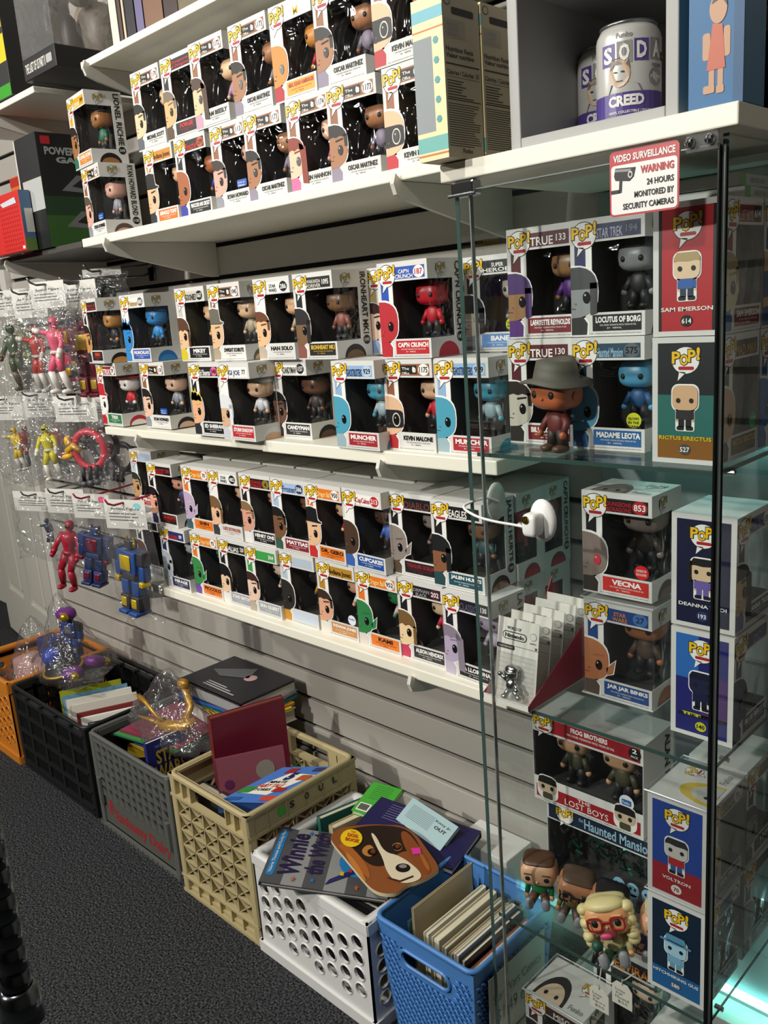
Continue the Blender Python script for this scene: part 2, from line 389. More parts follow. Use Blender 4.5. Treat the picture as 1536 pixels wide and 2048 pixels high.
def toy_mesh(skin, hair, shirt, pants='#26262a', hstyle='short', k=1.0):
    key = ('toy', skin, hair, shirt, hstyle, k)
    if key in _T: return _T[key]
    b = MB(); S, Hh, C, Pn = mat(skin, .35), mat(hair, .4), mat(shirt, .5), mat(pants, .5)
    b.sell((0, 0, .072*k), (.027*k, .023*k, .021*k), S, e=.55, e2=.7, seg=14, rings=8)
    if hstyle != 'bald':
        b.sell((0, .003*k, .077*k), (.0285*k, .0235*k, .020*k), Hh, e=.55, e2=.7, seg=14, rings=5, lo=.12)
    if hstyle == 'long': b.sell((0, .012*k, .062*k), (.029*k, .014*k, .024*k), Hh, e=.6, seg=12, rings=6)
    if hstyle == 'hat': b.cyl((0, 0, .086*k), (0, 0, .089*k), .036*k, Hh, 16); b.cyl((0, 0, .089*k), (0, 0, .108*k), .023*k, Hh, 14, .020*k)
    for sx in (-1, 1):
        b.sell((sx*.0135*k, -.0215*k, .069*k), (.0042*k, .0025*k, .0045*k), INK, e=1, seg=8, rings=4)
        b.cyl((sx*.012*k, 0, .043*k), (sx*.021*k, -.003*k, .026*k), .0055*k, C, 8, .0045*k)
        b.sell((sx*.0215*k, -.004*k, .023*k), (.005*k, .005*k, .005*k), S, e=1, seg=8, rings=5)
        b.cyl((sx*.0075*k, 0, .026*k), (sx*.009*k, 0, .006*k), .0068*k, Pn, 8, .006*k)
        b.sell((sx*.0095*k, -.003*k, .004*k), (.0075*k, .010*k, .005*k), INK, e=.8, seg=10, rings=4)
    b.sell((0, 0, .036*k), (.0135*k, .010*k, .016*k), C, e=.8, seg=12, rings=6)
    o = b.build('toy', None, True); m = o.data; bpy.data.objects.remove(o); _T[key] = m; return m

def portrait(s, W, H, skin, hair, style, body, eye='#111111', mirror=1):
    """generic half head and shoulder, die cut along the left edge; s in metres from the lower left corner"""
    X = lambda a: a*W*1.16; B0, T0 = .165, .600
    Z = lambda a: H*(B0+(a-.245)/.30*(T0-B0)); Zb = lambda a: H*a*.70
    S, Hm, B, Wm = mat(skin, .45), mat(hair, .45), mat(body, .45), mat('#f3f2ee', .42)
    def half(cx, z0, z1, rx, n=2.6, pad=0):
        p = []; cz = (z0+z1)/2; rz = (z1-z0)/2+pad; r = rx+pad
        for i in range(13):
            t = -math.pi/2+math.pi*i/12; c, q = math.cos(t), math.sin(t)
            p.append((max(0.0005, cx+r*abs(c)**(2/n)), cz+math.copysign(rz*abs(q)**(2/n), q)))
        return [(0.0005, p[0][1])]+p+[(.0005, p[-1][1])]
    top, bot, rx = Z(.545), Z(.245), X(.32)
    # white die-cut border, body, head
    s.poly([(.0005, Zb(.02)), (X(.215), Zb(.02)), (X(.225), Zb(.17)), (X(.16), Zb(.28)), (.0005, Zb(.28))], Wm, 0)
    s.poly(half(0, bot, top+.001, rx, 2.7, .0022), Wm, 0)
    s.poly([(.0005, Zb(.025)), (X(.19), Zb(.025)), (X(.20), Zb(.165)), (X(.13), Zb(.27)), (.0005, Zb(.27))], B, 1)
    s.poly(half(0, bot, top, rx, 2.7), S, 2)
    def band(z0, r0=1.0, m=Hm, l=3, wave=0):
        pts = [p for p in half(0, bot, top+.0012, rx+.0006, 2.7) if p[0] > .001 and p[1] > z0+.001]
        fr = [(.0005, z0)]+([(rx*k/5, z0+(wave if k % 2 else 0)) for k in range(1, 5)] if wave else [])+[(rx*r0, z0)]
        s.poly(fr+pts+[(.0005, max(q[1] for q in pts))], m, l)
    if style == 'short':
        band(Z(.455), wave=.0022); s.poly([(rx*.86, Z(.385)), (rx*1.01, Z(.385)), (rx*1.01, Z(.47)), (rx*.82, Z(.47))], Hm, 3); s.ell(rx*.99, Z(.35), rx*.06, H*.022, S, 1, 10)
    elif style == 'long':
        s.poly([(rx*.80, Z(.20)), (rx*1.16, Z(.19)), (rx*1.12, Z(.46)), (rx*.7, Z(.50)), (rx*.78, Z(.36))], Hm, 3); band(Z(.445), wave=.003)
    elif style == 'fringe':
        band(Z(.415), wave=.004); s.poly([(rx*.86, Z(.27)), (rx*1.05, Z(.27)), (rx*1.03, Z(.43)), (rx*.86, Z(.43))], Hm, 3)
    elif style == 'spiky':
        band(Z(.46), wave=.003); s.poly([(.0005, Z(.5)), (X(.05), Z(.60)), (X(.09), Z(.53)), (X(.14), Z(.595)), (X(.18), Z(.51)), (X(.26), Z(.56)), (X(.29), Z(.46)), (.0005, Z(.47))], Hm, 3)
    elif style == 'hat':
        s.poly([(.0005, Z(.465)), (X(.365), Z(.46)), (X(.37), Z(.482)), (X(.285), Z(.495)), (X(.265), Z(.60)), (X(.12), Z(.618)), (.0005, Z(.605))], Wm, 2)
        s.poly([(.0005, Z(.470)), (X(.355), Z(.465)), (X(.362), Z(.477)), (X(.275), Z(.49)), (X(.255), Z(.592)), (X(.12), Z(.608)), (.0005, Z(.597))], Hm, 3)
    elif style == 'mask':
        s.poly([p for p in half(0, Z(.30), Z(.44), rx, 6)], Hm, 3); s.ell(X(.195), Z(.365), X(.072), H*.078, mat('#d8d2c4', .5), 4); s.ell(X(.195), Z(.365), X(.058), H*.064, Hm, 4.5)
    elif style == 'hood':
        band(Z(.415)); s.poly([(rx*.74, Z(.26)), (rx*.99, Z(.27)), (rx*1.02, Z(.45)), (rx*.74, Z(.45))], Hm, 3)
    elif style == 'ear':
        s.poly([(rx*.9, Z(.36)), (rx*1.32, Z(.43)), (rx*1.22, Z(.32)), (rx*.95, Z(.30))], Wm, 1); s.poly([(rx*.9, Z(.35)), (rx*1.28, Z(.42)), (rx*1.18, Z(.325)), (rx*.95, Z(.305))], S, 2)
    s.ell(X(.195), Z(.365), X(.044), H*.052, mat(eye, .3), 5, 14); s.ell(X(.182), Z(.380), X(.010), H*.010, mat('#c9c6c0', .4), 6, 8)
    if style not in ('mask', 'plain', 'hood'): s.poly([(X(.12), Z(.425)), (X(.25), Z(.435)), (X(.25), Z(.446)), (X(.12), Z(.438))], Hm, 4)
    s.poly([(.001, Z(.300)), (X(.06), Z(.297)), (X(.06), Z(.302)), (.001, Z(.305))], mat('#5b3a30', .5), 4); s.ell(X(.06), Z(.33), X(.012), H*.008, mat('#8a5f4a', .5), 4, 8)
def full_doll(s, cx, z0, h, skin, hair, shirt, pants, style='short'):
    """generic standing doll print"""
    U = h/100; S, Hm, C, Pn, Wm = mat(skin, .45), mat(hair, .45), mat(shirt, .45), mat(pants, .45), mat('#f3f2ee', .45)
    R = lambda x0, a, x1, b, r, m, l: s.rrect(cx+x0*U, z0+a*U, cx+x1*U, z0+b*U, r*U, m, l)
    R(-32, 42, 32, 102, 16, Wm, 1); R(-22, -2, 22, 50, 5, Wm, 1)
    R(-19, 0, -2, 9, 3, INK, 2); R(2, 0, 19, 9, 3, INK, 2); R(-15, 7, -1.5, 28, 2, Pn, 2); R(1.5, 7, 15, 28, 2, Pn, 2); R(-15, 24, 15, 47, 5, C, 3)
    R(-21, 24, -15, 43, 3, C, 2); R(15, 24, 21, 43, 3, C, 2); R(-21.5, 19, -15.5, 26, 3, S, 2); R(15.5, 19, 21.5, 26, 3, S, 2)
    R(-29, 45, 29, 99, 15, S, 4)
    if style != 'bald':
        s.poly([(cx-29*U, z0+80*U), (cx-29*U, z0+88*U), (cx-22*U, z0+99*U), (cx+22*U, z0+99*U), (cx+29*U, z0+88*U), (cx+29*U, z0+80*U), (cx+20*U, z0+82*U), (cx, z0+80*U), (cx-20*U, z0+82*U)], Hm, 5)
    if style == 'long':
        R(-35, 40, -26, 92, 4, Hm, 5); R(26, 40, 35, 92, 4, Hm, 5)
    if style == 'hat':
        R(-42, 83, 42, 89, 3, Hm, 6); R(-26, 86, 26, 107, 6, Hm, 6)
    for sx in (-1, 1): s.ell(cx+sx*15*U, z0+66*U, 5*U, 5.5*U, INK, 6, 12)

FINE = 'VINYL FIGURE / FIGURINE EN VINYLE / FIGURA DE VINIL'
SMALL = 'Funko  warning choking hazard small parts not for children under 3 years'
BOXN = 0
def boxed(label, x, y, z, p, rz=0, lone=True, group='boxed vinyl figures', anchor='left', case=False):
    """x,y = front left corner of the box (front lower edge), z = what it stands on"""
    W, D, H = p.get('W', BW), p.get('D', BD), p.get('H', BH)
    c = V((x, y, z))+Matrix.Rotation(rz, 3, 'Z') @ V((W/2, D/2, 0))
    o = thing('boxed_figure', label, 'toy box', c, rz, group)
    m, ml, mw = carton_mesh(W, D, H, 0)
    link('carton', m, o); link('liner', ml, o); link('window', mw, o)
    fo = V((-W/2, -D/2, 0)); EX, EZ = (1, 0, 0), (0, 0, 1)
    lg = link('logo_print', logo_mesh(('f', W, H), fo, EX, EZ, W*.195, H*.862, W*.168), o)
    # header
    b = MB(); s = Sheet(b, fo, EX, EZ)
    hc = mat(p.get('h', '#8a5a3a'), .42)
    s.rect(W*.06, H*.82, W*.95, H*.945, hc, -.6); s.rect(W*.06, H*.44, W*.215, H*.82, hc, -.6)
    s.rect(W*.215, H*.44, W*.30, H*.82, mat('#f1f0ec', .42), -.6)
    t = p.get('t', ''); tc = mat(p.get('tc', '#f2efe6'), .4)
    if p.get('plate'): s.rect(W*.38, H*.838, W*.70, H*.93, BLACK, 0)
    if t:
        L = t.split('\n')
        for i, q in enumerate(L):
            hh = .075/len(L)*1.1; zc = .92-(i+1)*(.10/len(L))
            if p.get('plate'): s.text(q, W*.40, H*(zc+.012), W*.55, H*(zc+hh), tc, 1)
            else: s.text(q, W*.37, H*(zc+.006), W*(.72 if p.get('n') else .92), H*(zc+hh+.006), tc, 1, bold=.02, fit=len(q) < 6)
    if p.get('plate'): s.ell(W*.635, H*.885, W*.022, H*.032, tc, 1, 10); s.ell(W*.665, H*.88, W*.018, H*.028, tc, 1, 10)
    if p.get('n'):
        nb = p.get('nb', '#f4f2ee')
        if nb: s.ell(W*.835, H*.883, W*.105, H*.062, mat(nb, .4), 0, 18)
        s.text(p['n'], W*.755, H*.853, W*.915, H*.913, mat(p.get('nc', '#141414'), .4), 1, bold=.02, fit=len(p['n']) < 4)
    b.build('header_print', o)
    b = MB(); s = Sheet(b, fo, EX, EZ)
    nbnd = p.get('b'); ncol = mat(p.get('bc', '#151515' if not nbnd else '#f4f2ee'), .42); z0 = .055
    if nbnd: s.rect(W*.30, H*.045, W*.955, H*.185, mat(nbnd, .42), 0)
    if p.get('name'):
        wmax = min(.60, .085*len(p['name'])); xc = .645
        s.text(p['name'], W*(xc-wmax/2), H*.115, W*(xc+wmax/2), H*.168, ncol, 1, bold=.045)
        s.text(FINE, W*.40, H*.088, W*.89, H*.102, ncol, 1, bold=.0); s.text('3+  VINYL', W*.5, H*.062, W*.7, H*.076, ncol, 1)
    s.text(SMALL, W*.26, H*.016, W*.95, H*.030, GREYP, 0)
    b.build('name_print', o)
    b = MB(); s = Sheet(b, fo, EX, EZ); portrait(s, W, H, p.get('skin', '#e0b48c'), p.get('hair', '#2a1d16'), p.get('st', 'short'), p.get('body', '#5a5560'), p.get('eye', '#111111'))
    b.build('portrait_print', o)
    if p.get('stick'):
        b = MB(); s = Sheet(b, fo, EX, EZ, .0006); col, txt, shape = p['stick']
        if shape == 'round':
            s.ell(W*.86, H*.28, W*.10, H*.068, mat(col, .35), 0); [s.text(q, W*.79, H*(.285-i*.035), W*.93, H*(.308-i*.035), mat(p.get('sc', '#f4f2ee'), .4), 1) for i, q in enumerate(txt.split('\n'))]
        else:
            s.rrect(W*.66, H*.225, W*.93, H*.31, .003, mat(col, .35), 0); [s.text(q, W*.69, H*(.262-i*.03), W*.88, H*(.285-i*.03), mat(p.get('sc', '#f4f2ee'), .4), 1) for i, q in enumerate(txt.split('\n'))]
        b.build('sticker', o)
    # toy behind the window
    tm = toy_mesh(p.get('skin', '#e0b48c'), p.get('hair', '#2a1d16'), p.get('body', '#5a5560'), hstyle={'long': 'long', 'hat': 'hat', 'plain': 'bald', 'ear': 'bald'}.get(p.get('st', 'short'), 'short'), k=p.get('k', .98))
    ty = link('toy', tm, o); ty.location = (W*.19, .006, H*.215)
    # right-hand side: small logo, spine lettering, round portrait
    if p.get('side', True):
        so = V((W/2, -D/2, 0)); b = MB(); s = Sheet(b, so, (0, 1, 0), EZ)
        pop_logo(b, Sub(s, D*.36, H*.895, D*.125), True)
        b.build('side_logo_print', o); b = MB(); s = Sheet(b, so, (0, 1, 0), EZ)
        if p.get('spine'):
            s.text(p['spine'], D*.77, H*.26, D*.93, H*.97, INK, 1, bold=.03, rot=-90)
            if p.get('n'): s.ell(D*.85, H*.19, D*.10, H*.055, INK, 0); s.text(p['n'], D*.78, H*.17, D*.92, H*.21, mat('#e9e7e2', .5), 1)
            b.build('side_print', o)
        b = MB(); s = Sheet(b, so, (0, 1, 0), EZ)
        hm, sk = mat(p.get('hair', '#2a1d16'), .5), mat(p.get('skin', '#e0b48c'), .5)
        s.poly([(D*.2+D*.3*(1+math.cos(math.pi*(1-i/12)))-0, H*.004+H*.15*math.sin(math.pi*i/12)) for i in range(13)], hm, 0)
        s.poly([(D*.25+D*.25*(1+math.cos(math.pi*(1-i/12))), H*.004+H*.085*math.sin(math.pi*i/12)) for i in range(13)], sk, 1)
        b.build('side_portrait_print', o)
    # left-hand side: full colour panel with a standing doll
    if p.get('left'):
        q = p['left']; lo = V((-W/2, D/2, 0)); b = MB(); s = Sheet(b, lo, (0, -1, 0), EZ)
        s.rect(D*.085, H*.04, D*.915, H*.955, mat(q['bg'], .42), -.5)
        if q.get('bg2'): s.rect(D*.085, H*.04, D*.915, H*q.get('split', .3), mat(q['bg2'], .42), -.2)
        for (a0, a1, a2, a3, cc) in q.get('bars', []): s.rect(D*a0, H*a1, D*a2, H*a3, mat(cc, .42), 0)
        pop_logo(b, Sub(Sheet(b, lo+V((0, 0, 0)), (0, -1, 0), EZ, .0002), D*.5, H*.82, D*.20))
        full_doll(s, D*.5, H*q.get('dz', .27), H*.36, q.get('skin', '#e6cba6'), q.get('hair', '#b09a6a'), q.get('shirt', '#2f5fa8'), q.get('pants', '#28344a'), q.get('st', 'short'))
        nw = min(.39, .034*len(q['name'])); s.text(q['name'], D*(.5-nw), H*.19, D*(.5+nw), H*.222, mat(q.get('nc', '#f2efe6'), .42), 2, bold=.02)
        s.ell(D*.5, H*.115, D*.09, H*.045, mat(q.get('nb', '#151515'), .42), 1); s.text(q['n'], D*.42, H*.095, D*.58, H*.135, mat(q.get('nbc', '#f2efe6'), .42), 2, bold=.02, fit=True)
        b.build('panel_print', o)
    if p.get('top'):
        b = MB(); s = Sheet(b, V((-W/2, -D/2, H)), EX, (0, 1, 0))
        pop_logo(b, Sub(Sheet(b, V((-W/2, -D/2, H)), EX, (0, 1, 0), .0002), W*.78, D*.68, D*.15))
        hm, sk = mat(p.get('hair', '#2a1d16'), .5), mat(p.get('skin', '#e0b48c'), .5)
        s.poly([(W*.36-W*.26*math.cos(math.pi*i/12), D*.05+D*.62*math.sin(math.pi*i/12)) for i in range(13)], hm, 0)
        s.poly([(W*.36-W*.21*math.cos(math.pi*i/12), D*.05+D*.42*math.sin(math.pi*i/12)) for i in range(13)], sk, 1)
        s.ell(W*.27, D*.18, W*.03, D*.05, INK, 2); s.ell(W*.45, D*.18, W*.03, D*.05, INK, 2)
        s.text('Funko', W*.68, D*.1, W*.92, D*.22, GREYP, 1, bold=.02)
        b.build('top_print', o)
    if case:
        cb = MB(); g = .003; e = .0015
        x0, x1, y0, y1, zt = -W/2-g, W/2+g, -D/2-g, D/2+g, H+g
        cb.box(x0, x1, y0, y0+e, 0, zt, ACRYL); cb.box(x1-e, x1, y0+e, y1, 0, zt, ACRYL); cb.box(x0, x0+e, y0+e, y1, 0, zt, ACRYL); cb.box(x0, x1, y0, y1, zt, zt+e, ACRYL)
        for zz in (.002, zt): cb.tube([(x0, y0, zz), (x1, y0, zz), (x1, y1, zz), (x0, y1, zz)], .0012, mat('#c9cdcf', .2, spec=.8), 4, closed=True)
        cb.build('acrylic_case', o)
    return o
# ------------------------------------------------------------------ the rows of boxes on the wall shelves
OFF = dict(h='#96603c', plate=True, t='The\nOffice', tc='#f2efe6')
def P(base=None, **k):
    d = dict(base or {}); d.update(k); return d
def row(zb, y, where, group, items, lvl='T'):
    """each item: u (pixel column of the front left upper corner), y shift, yaw, what it shows, data"""
    for it in items:
        u, dy, rz, desc, p = it[:5]; kind = it[5] if len(it) > 5 else lvl
        zz = zb+(p.get('H', BH) if kind == 'T' else 0)
        yy = y+dy
        boxed('%s, %s' % (desc, where), fx(u, yy, zz), yy, zb, p, rz, group=group)
OSC = P(OFF, n='1173', name='OSCAR MARTINEZ', skin='#a8744f', hair='#17130f', st='short', body='#8d8496')
KEV = P(OFF, n='1175', name='KEVIN MALONE', skin='#e3b994', hair='#15151a', st='mask', body='#b82a33')
RYA = P(OFF, n='1130', name='RYAN HOWARD', skin='#dcaa98', hair='#3a2b26', st='short', body='#8d8f98', stick=('#1f57b8', 'Only at\nWalmart', 'rect'))
U = ZS1+BH+.001
# upper shelf
row(ZS1, 1.10, 'lowest of its pair, upper shelf', 'stacked pair of window boxes', [
    (161, -.012, -.13, 'window box with brown-haired portrait and bold side lettering', P(OFF, n='1130', name='RYAN HOWARD', skin='#dcaa98', hair='#5a4a3c', body='#8d8f98', spine='RYAN HOWARD BLOND', stick=('#1f57b8', 'Only at\nWalmart', 'rect')))])
row(U, 1.10, 'topmost of its pair, upper shelf', 'stacked pair of window boxes', [
    (132, -.012, -.13, 'window box with yellow header and orange name band', P(h='#e2a51c', t='Lionel', tc='#fff3c0', n='349', nb='#e2a51c', b='#d8862a', name='LIONEL RICHIE', skin='#a06a3c', hair='#17120f', body='#2c6a55', spine='LIONEL RICHIE'))])
row(ZS1, 1.098, 'bottom row of upper shelf', 'lower row on the upper shelf', [
    (285, .004, 0, 'window box with gold header and black hat portrait', P(h='#c98a2a', t='Indiana Jones', tc='#6a1f12', n='', b='#d8702a', name='ARNOLD TOHT', skin='#e3b790', hair='#1b1a1c', st='hat', body='#2a2a2e')),
    (346, .002, 0, 'window box with wood-brown portrait and red header lettering', P(h='#1d1a1c', t='Pinocchio', tc='#c8342a', n='1299', nb='#c8542a', b='#1b1b1e', name='PINOCCHIO AND CRICKET', skin='#a8623a', hair='#8a4a2a', st='plain', body='#3a3f9c')),
    (417, .0, 0, 'window box with grey-shirted portrait and blue square sticker', P(RYA, n='113')),
    (484, .0, 0, 'window box numbered 1173 beside the red-haired one', P(OSC)),
    (569, .0, 0, 'window box with red-haired pink-dressed portrait', P(OFF, n='1174', name='ERIN HANNON', skin='#f0c4a6', hair='#8a3520', st='long', body='#d86a9a')),
    (650, -.004, .06, 'window box numbered 1173 with a wide bare side', P(OSC)),
    (762, .003, 0, 'window box with black mask portrait beside the cereal packs', P(KEV)),
])
row(U, 1.10, 'upper row of upper shelf', 'upper row on the upper shelf', [
    (259, .006, 0, 'window box with black-haired pale portrait and eye patch', P(OFF, n='1170', name='MICHAEL SCOTT', skin='#ecc79e', hair='#141214', st='short', body='#5c6068')),
    (318, .004, 0, 'window box with fair grey-haired portrait and black header', P(h='#1d1618', t='Dungeons\n& Dragons', tc='#c8202a', n='', b='#1b1719', bc='#c8282a', name='FORGE', skin='#dcb078', hair='#7a6a58', st='short', body='#5a4530')),
    (375, -.002, 0, 'window box numbered 1172 with long brown-haired portrait', P(OFF, n='1172', name='PAM BEESLY', skin='#eec49a', hair='#4a3222', st='long', body='#c79ab0')),
    (454, .0, 0, 'window box numbered 1173 next to the burger box', P(OSC)),
    (535, .002, 0, 'window box with burger picture and golden arch mark', P(h='#f1efe9', t='M', tc='#f0b51c', n='', b='#f0a52a', bc='#b3301c', name='MEAL SQUAD HAMBURGER', skin='#d08a3a', hair='#c77f32', st='plain', body='#b3202a')),
    (638, .002, .04, 'window box numbered 1173 beside the masked portrait box', P(OSC), 'B'),
    (751, .0, 0, 'window box with black mask portrait above another of its kind', P(KEV), 'B'),
])
# middle shelf
U = ZS2+BH+.001
TRX = P(h='#b02330', t='TRIX', tc='#f4f2ee', n='29', nb='#f4f2ee', b='#2f7a48', name='TRIX', skin='#f1eeea', hair='#c22430', st='hat', body='#c22430')
GHO = P(h='#8fb4d8', t='GHOSTBUSTERS', tc='#243a6a', n='929', nb='#b8d0e8', b='#a82630', name='MUNCHER', skin='#4a9fb8', hair='#3a8fa8', st='plain', body='#9ab4bc')
row(ZS2, 1.098, 'bottom row of middle shelf', 'lower row on the middle shelf', [
    (190, -.012, -.06, 'red and white cereal mascot window box with bare side', P(TRX)),
    (277, .0, -.02, 'window box with black-haired portrait between two cereal boxes', P(RYA, n='1130', skin='#e8bfa4', hair='#1c1718')),
    (346, .095, 0, 'red and white cereal window box half hidden', P(TRX)),
    (375, -.036, 0, 'window box with spiky blond portrait', P(h='#1c1b1e', t='Ed Sheeran', tc='#f4f2ee', n='348', nb='#e06a9a', b='#171718', name='ED SHEERAN', skin='#e8b088', hair='#d8c23c', st='spiky', body='#2b2b2e')),
    (432, -.049, -.03, 'window box with white hooded portrait numbered 77', P(h='#f2f0ec', t='GI JOE', tc='#23407a', n='77', b='#c22a30', name='STORM SHADOW', skin='#d8b08c', hair='#dfe1e4', st='hood', body='#c8ccd2')),
    (538, .012, 0, 'window box with brown bearded portrait in shade', P(h='#efeee9', t='CANDYMAN', tc='#1b1b1d', n='1157', nb='#1b1b1d', nc='#f0eee8', b='#2b2c30', name='CANDYMAN', skin='#6a4836', hair='#17120f', st='short', body='#3f3330')),
    (600, .103, 0, 'window box with lilac-faced portrait and orange header', P(h='#ee8a22', t='Dragon\nBall', tc='#ffe08a', n='', b='#ee8a22', bc='#1a1a1a', name='SHIN', skin='#b9a0c2', hair='#e8e4e2', st='ear', body='#3d7a78')),
    (661, -.034, -.03, 'window box numbered 929 with teal portrait and bare clear side', P(GHO)),
    (764.5, -.011, 0, 'window box with black mask portrait numbered 1175', P(KEV)),
    (866, -.009, 0, 'window box numbered 929 right against the glass cabinet', P(GHO)),
])
row(U, 1.098, 'top row of middle shelf', 'upper row on the middle shelf', [
    (160.5, -.02, -.16, 'window box with tan bearded portrait and black header', P(h='#1a1718', t='House of\nthe Dragon', tc='#b3302a', n='', b='#1a1718', bc='#d84a2a', name='EREN', skin='#c98f4e', hair='#14110f', body='#2a2a2e')),
    (237, -.004, 0, 'window box with bright blue pointed portrait numbered 885', P(h='#efeee8', t='Pokemon', tc='#b58a1c', n='885', nb='#55585c', nc='#f0eee8', b='#2f55b0', name='MUNCHLAX', skin='#2f86c8', hair='#1f6fb4', st='spiky', body='#2f86c8')),
    (307, .087, 0, 'window box with pink-faced portrait half covered', P(h='#efeee8', t='Pokemon', tc='#b58a1c', n='', b='#2f55b0', name='MR. MIME', skin='#e88f88', hair='#2b3d8a', st='plain', body='#f0d8d4')),
    (347.5, -.004, 0, 'window box with brown fringe portrait and yellow coat', P(h='#c9c4b8', t='GOONIES', tc='#201d1a', n='1067', nb='#1b1b1d', nc='#f0eee8', b='#19191b', name='MIKEY', skin='#e8bd92', hair='#5a3a26', st='fringe', body='#d8c22a')),
    (412.5, -.008, 0, 'window box with grey bowler hat portrait', P(OFF, n='1045', b='', name='DWIGHT SCHRUTE', skin='#e0b890', hair='#6a665c', st='hat', body='#a89a80')),
    (504, -.002, 0, 'window box with brown-haired portrait numbered 286', P(h='#f2f0ec', t='STAR\nWARS', tc='#17171a', n='286', nb='#17171a', nc='#f0eee8', name='HAN SOLO', skin='#e8b88c', hair='#6a3f26', body='#b9a894')),
    (583, -.006, -.02, 'window box with dark red headband portrait and bold side lettering', P(h='#1c1d20', t='WAKANDA\nFOREVER', tc='#d8d4c8', n='1095', nb='#1c1d20', nc='#f0eee8', b='#25221f', bc='#d8b23a', name='IRONHEART MK1', skin='#7a5a3c', hair='#242022', st='hood', body='#8a5248', spine='IRONHEART MK1')),
    (730, .085, 0, 'window box squeezed between the headband box and cereal captain box', P(h='#c9b27a', t='', n='', b='#c9d4dc', name='MICKEY', skin='#e8c8b0', hair='#3a2420', st='short', body='#9ab0d8', side=False)),
    (752.5, -.013, 0, 'blue and red cereal window box numbered 187', P(h='#1f4fb0', t="CAP'N\nCRUNCH", tc='#f4f2ee', n='187', nc='#c2202a', b='#c2202a', name="CAP'N CRUNCH", skin='#b8202c', hair='#b8202c', st='plain', body='#b8202c', spine="CAP'N CRUNCH")),
    (925, .100, 0, 'window box with black hood portrait behind the cabinet glass', P(h='#1c1d20', t='SUPER\nHEROES', tc='#f0eee8', n='', b='#5a8ac8', name='BANE', skin='#cfc4b4', hair='#1a1b1d', st='hood', body='#7a7a80', stick=('#c9cf2a', 'GLOWS\nIN THE\nDARK', 'round'), sc='#2a2a1a')),
])
# lowest shelf
U = ZS3+BH+.001
DBZ = P(h='#ea7a24', t='Dragon Ball', tc='#ffe08a', b='#ea7a24', bc='#2a1a12')
row(ZS3, 1.096, 'bottom row of lowest shelf', 'lower row on the lowest shelf', [
    (268, .010, 0, 'window box with dark brown face portrait and black header', P(h='#1a1a1c', t='Y', tc='#f0eee8', n='', b='#8a8d92', name='TYRESE', skin='#5a3a2a', hair='#3d281e', st='plain', body='#a0785c')),
    (317, -.014, 0, 'window box with silver-blue helmet portrait', P(h='#22306a', t='Transformers', tc='#c2302a', n='89', nb='#22306a', nc='#e8e8f0', b='#2a2d5a', name='MIRAGE', skin='#b4bcc4', hair='#c4ccd4', st='hood', body='#a4acb4')),
    (378, -.006, 0, 'window box with green face portrait beside black bob portrait', P(DBZ, n='92', name='PICCOLO', skin='#3a8a4a', hair='#2f7a3f', st='ear', body='#6a4a9a')),
    (433, -.004, 0, 'window box with black header and black bob portrait', P(h='#1a1a1c', t='ALIAS', tc='#f4f2ee', n='20', nb='#3a3a3c', nc='#f0eee8', b='#9a9ea8', name='SYDNEY BRISTOW', skin='#ecc8a4', hair='#111013', st='fringe', body='#e6e4e0')),
    (487, -.008, 0, 'window box with green header and brown-haired pale portrait', P(h='#3fa04a', t='', tc='#f4f2ee', n='304', nb='#3fa04a', nc='#f0eee8', b='#a0a4ac', name='ERIN GILBERT', skin='#eccab4', hair='#3d2622', st='short', body='#b8a898')),
    (556, .0, 0, 'window box with dark cut-out and gold emblem print', P(h='#b9c4d4', t='', n='', b='#c9d4e4', name='', skin='#2a2622', hair='#c8902a', st='plain', body='#c8902a')),
    (630, -.001, 0, 'window box with dark-haired portrait and round white-blue sticker', P(h='#b9862a', t='Indiana Jones', tc='#2a1a10', n='', b='#c98a4a', name='INDIANA JONES', skin='#e0a888', hair='#3a2822', body='#e6e0d4', stick=('#e8eef4', 'Funko', 'round'), sc='#2a6ab0')),
    (708, -.003, 0, 'window box numbered 952 with green wrinkled portrait', P(DBZ, n='952', name='KAMI', skin='#2f8048', hair='#2a7040', st='ear', body='#e0d4cc')),
    (792, .0, 0, 'window box numbered 202 with light brown fringe portrait', P(h='#1c1a1d', t='ORPHAN\nBLACK', tc='#9a9a9e', n='202', nb='#5a2430', nc='#f0eee8', b='#2c2a2e', name='ALISON HENDRIX', skin='#f0d2a6', hair='#7a5a32', st='fringe', body='#c83a5a')),
    (883, -.010, -.06, 'window box with lilac veiled portrait numbered 1130', P(h='#1e1c26', t='CLASSIC', tc='#5a5470', n='1130', nb='#1e1c26', nc='#f0eee8', b='#17161a', name='LA LLORONA', skin='#b8a8c4', hair='#8a7f8e', st='long', body='#c4b8cc', spine='LA LLORONA')),
])
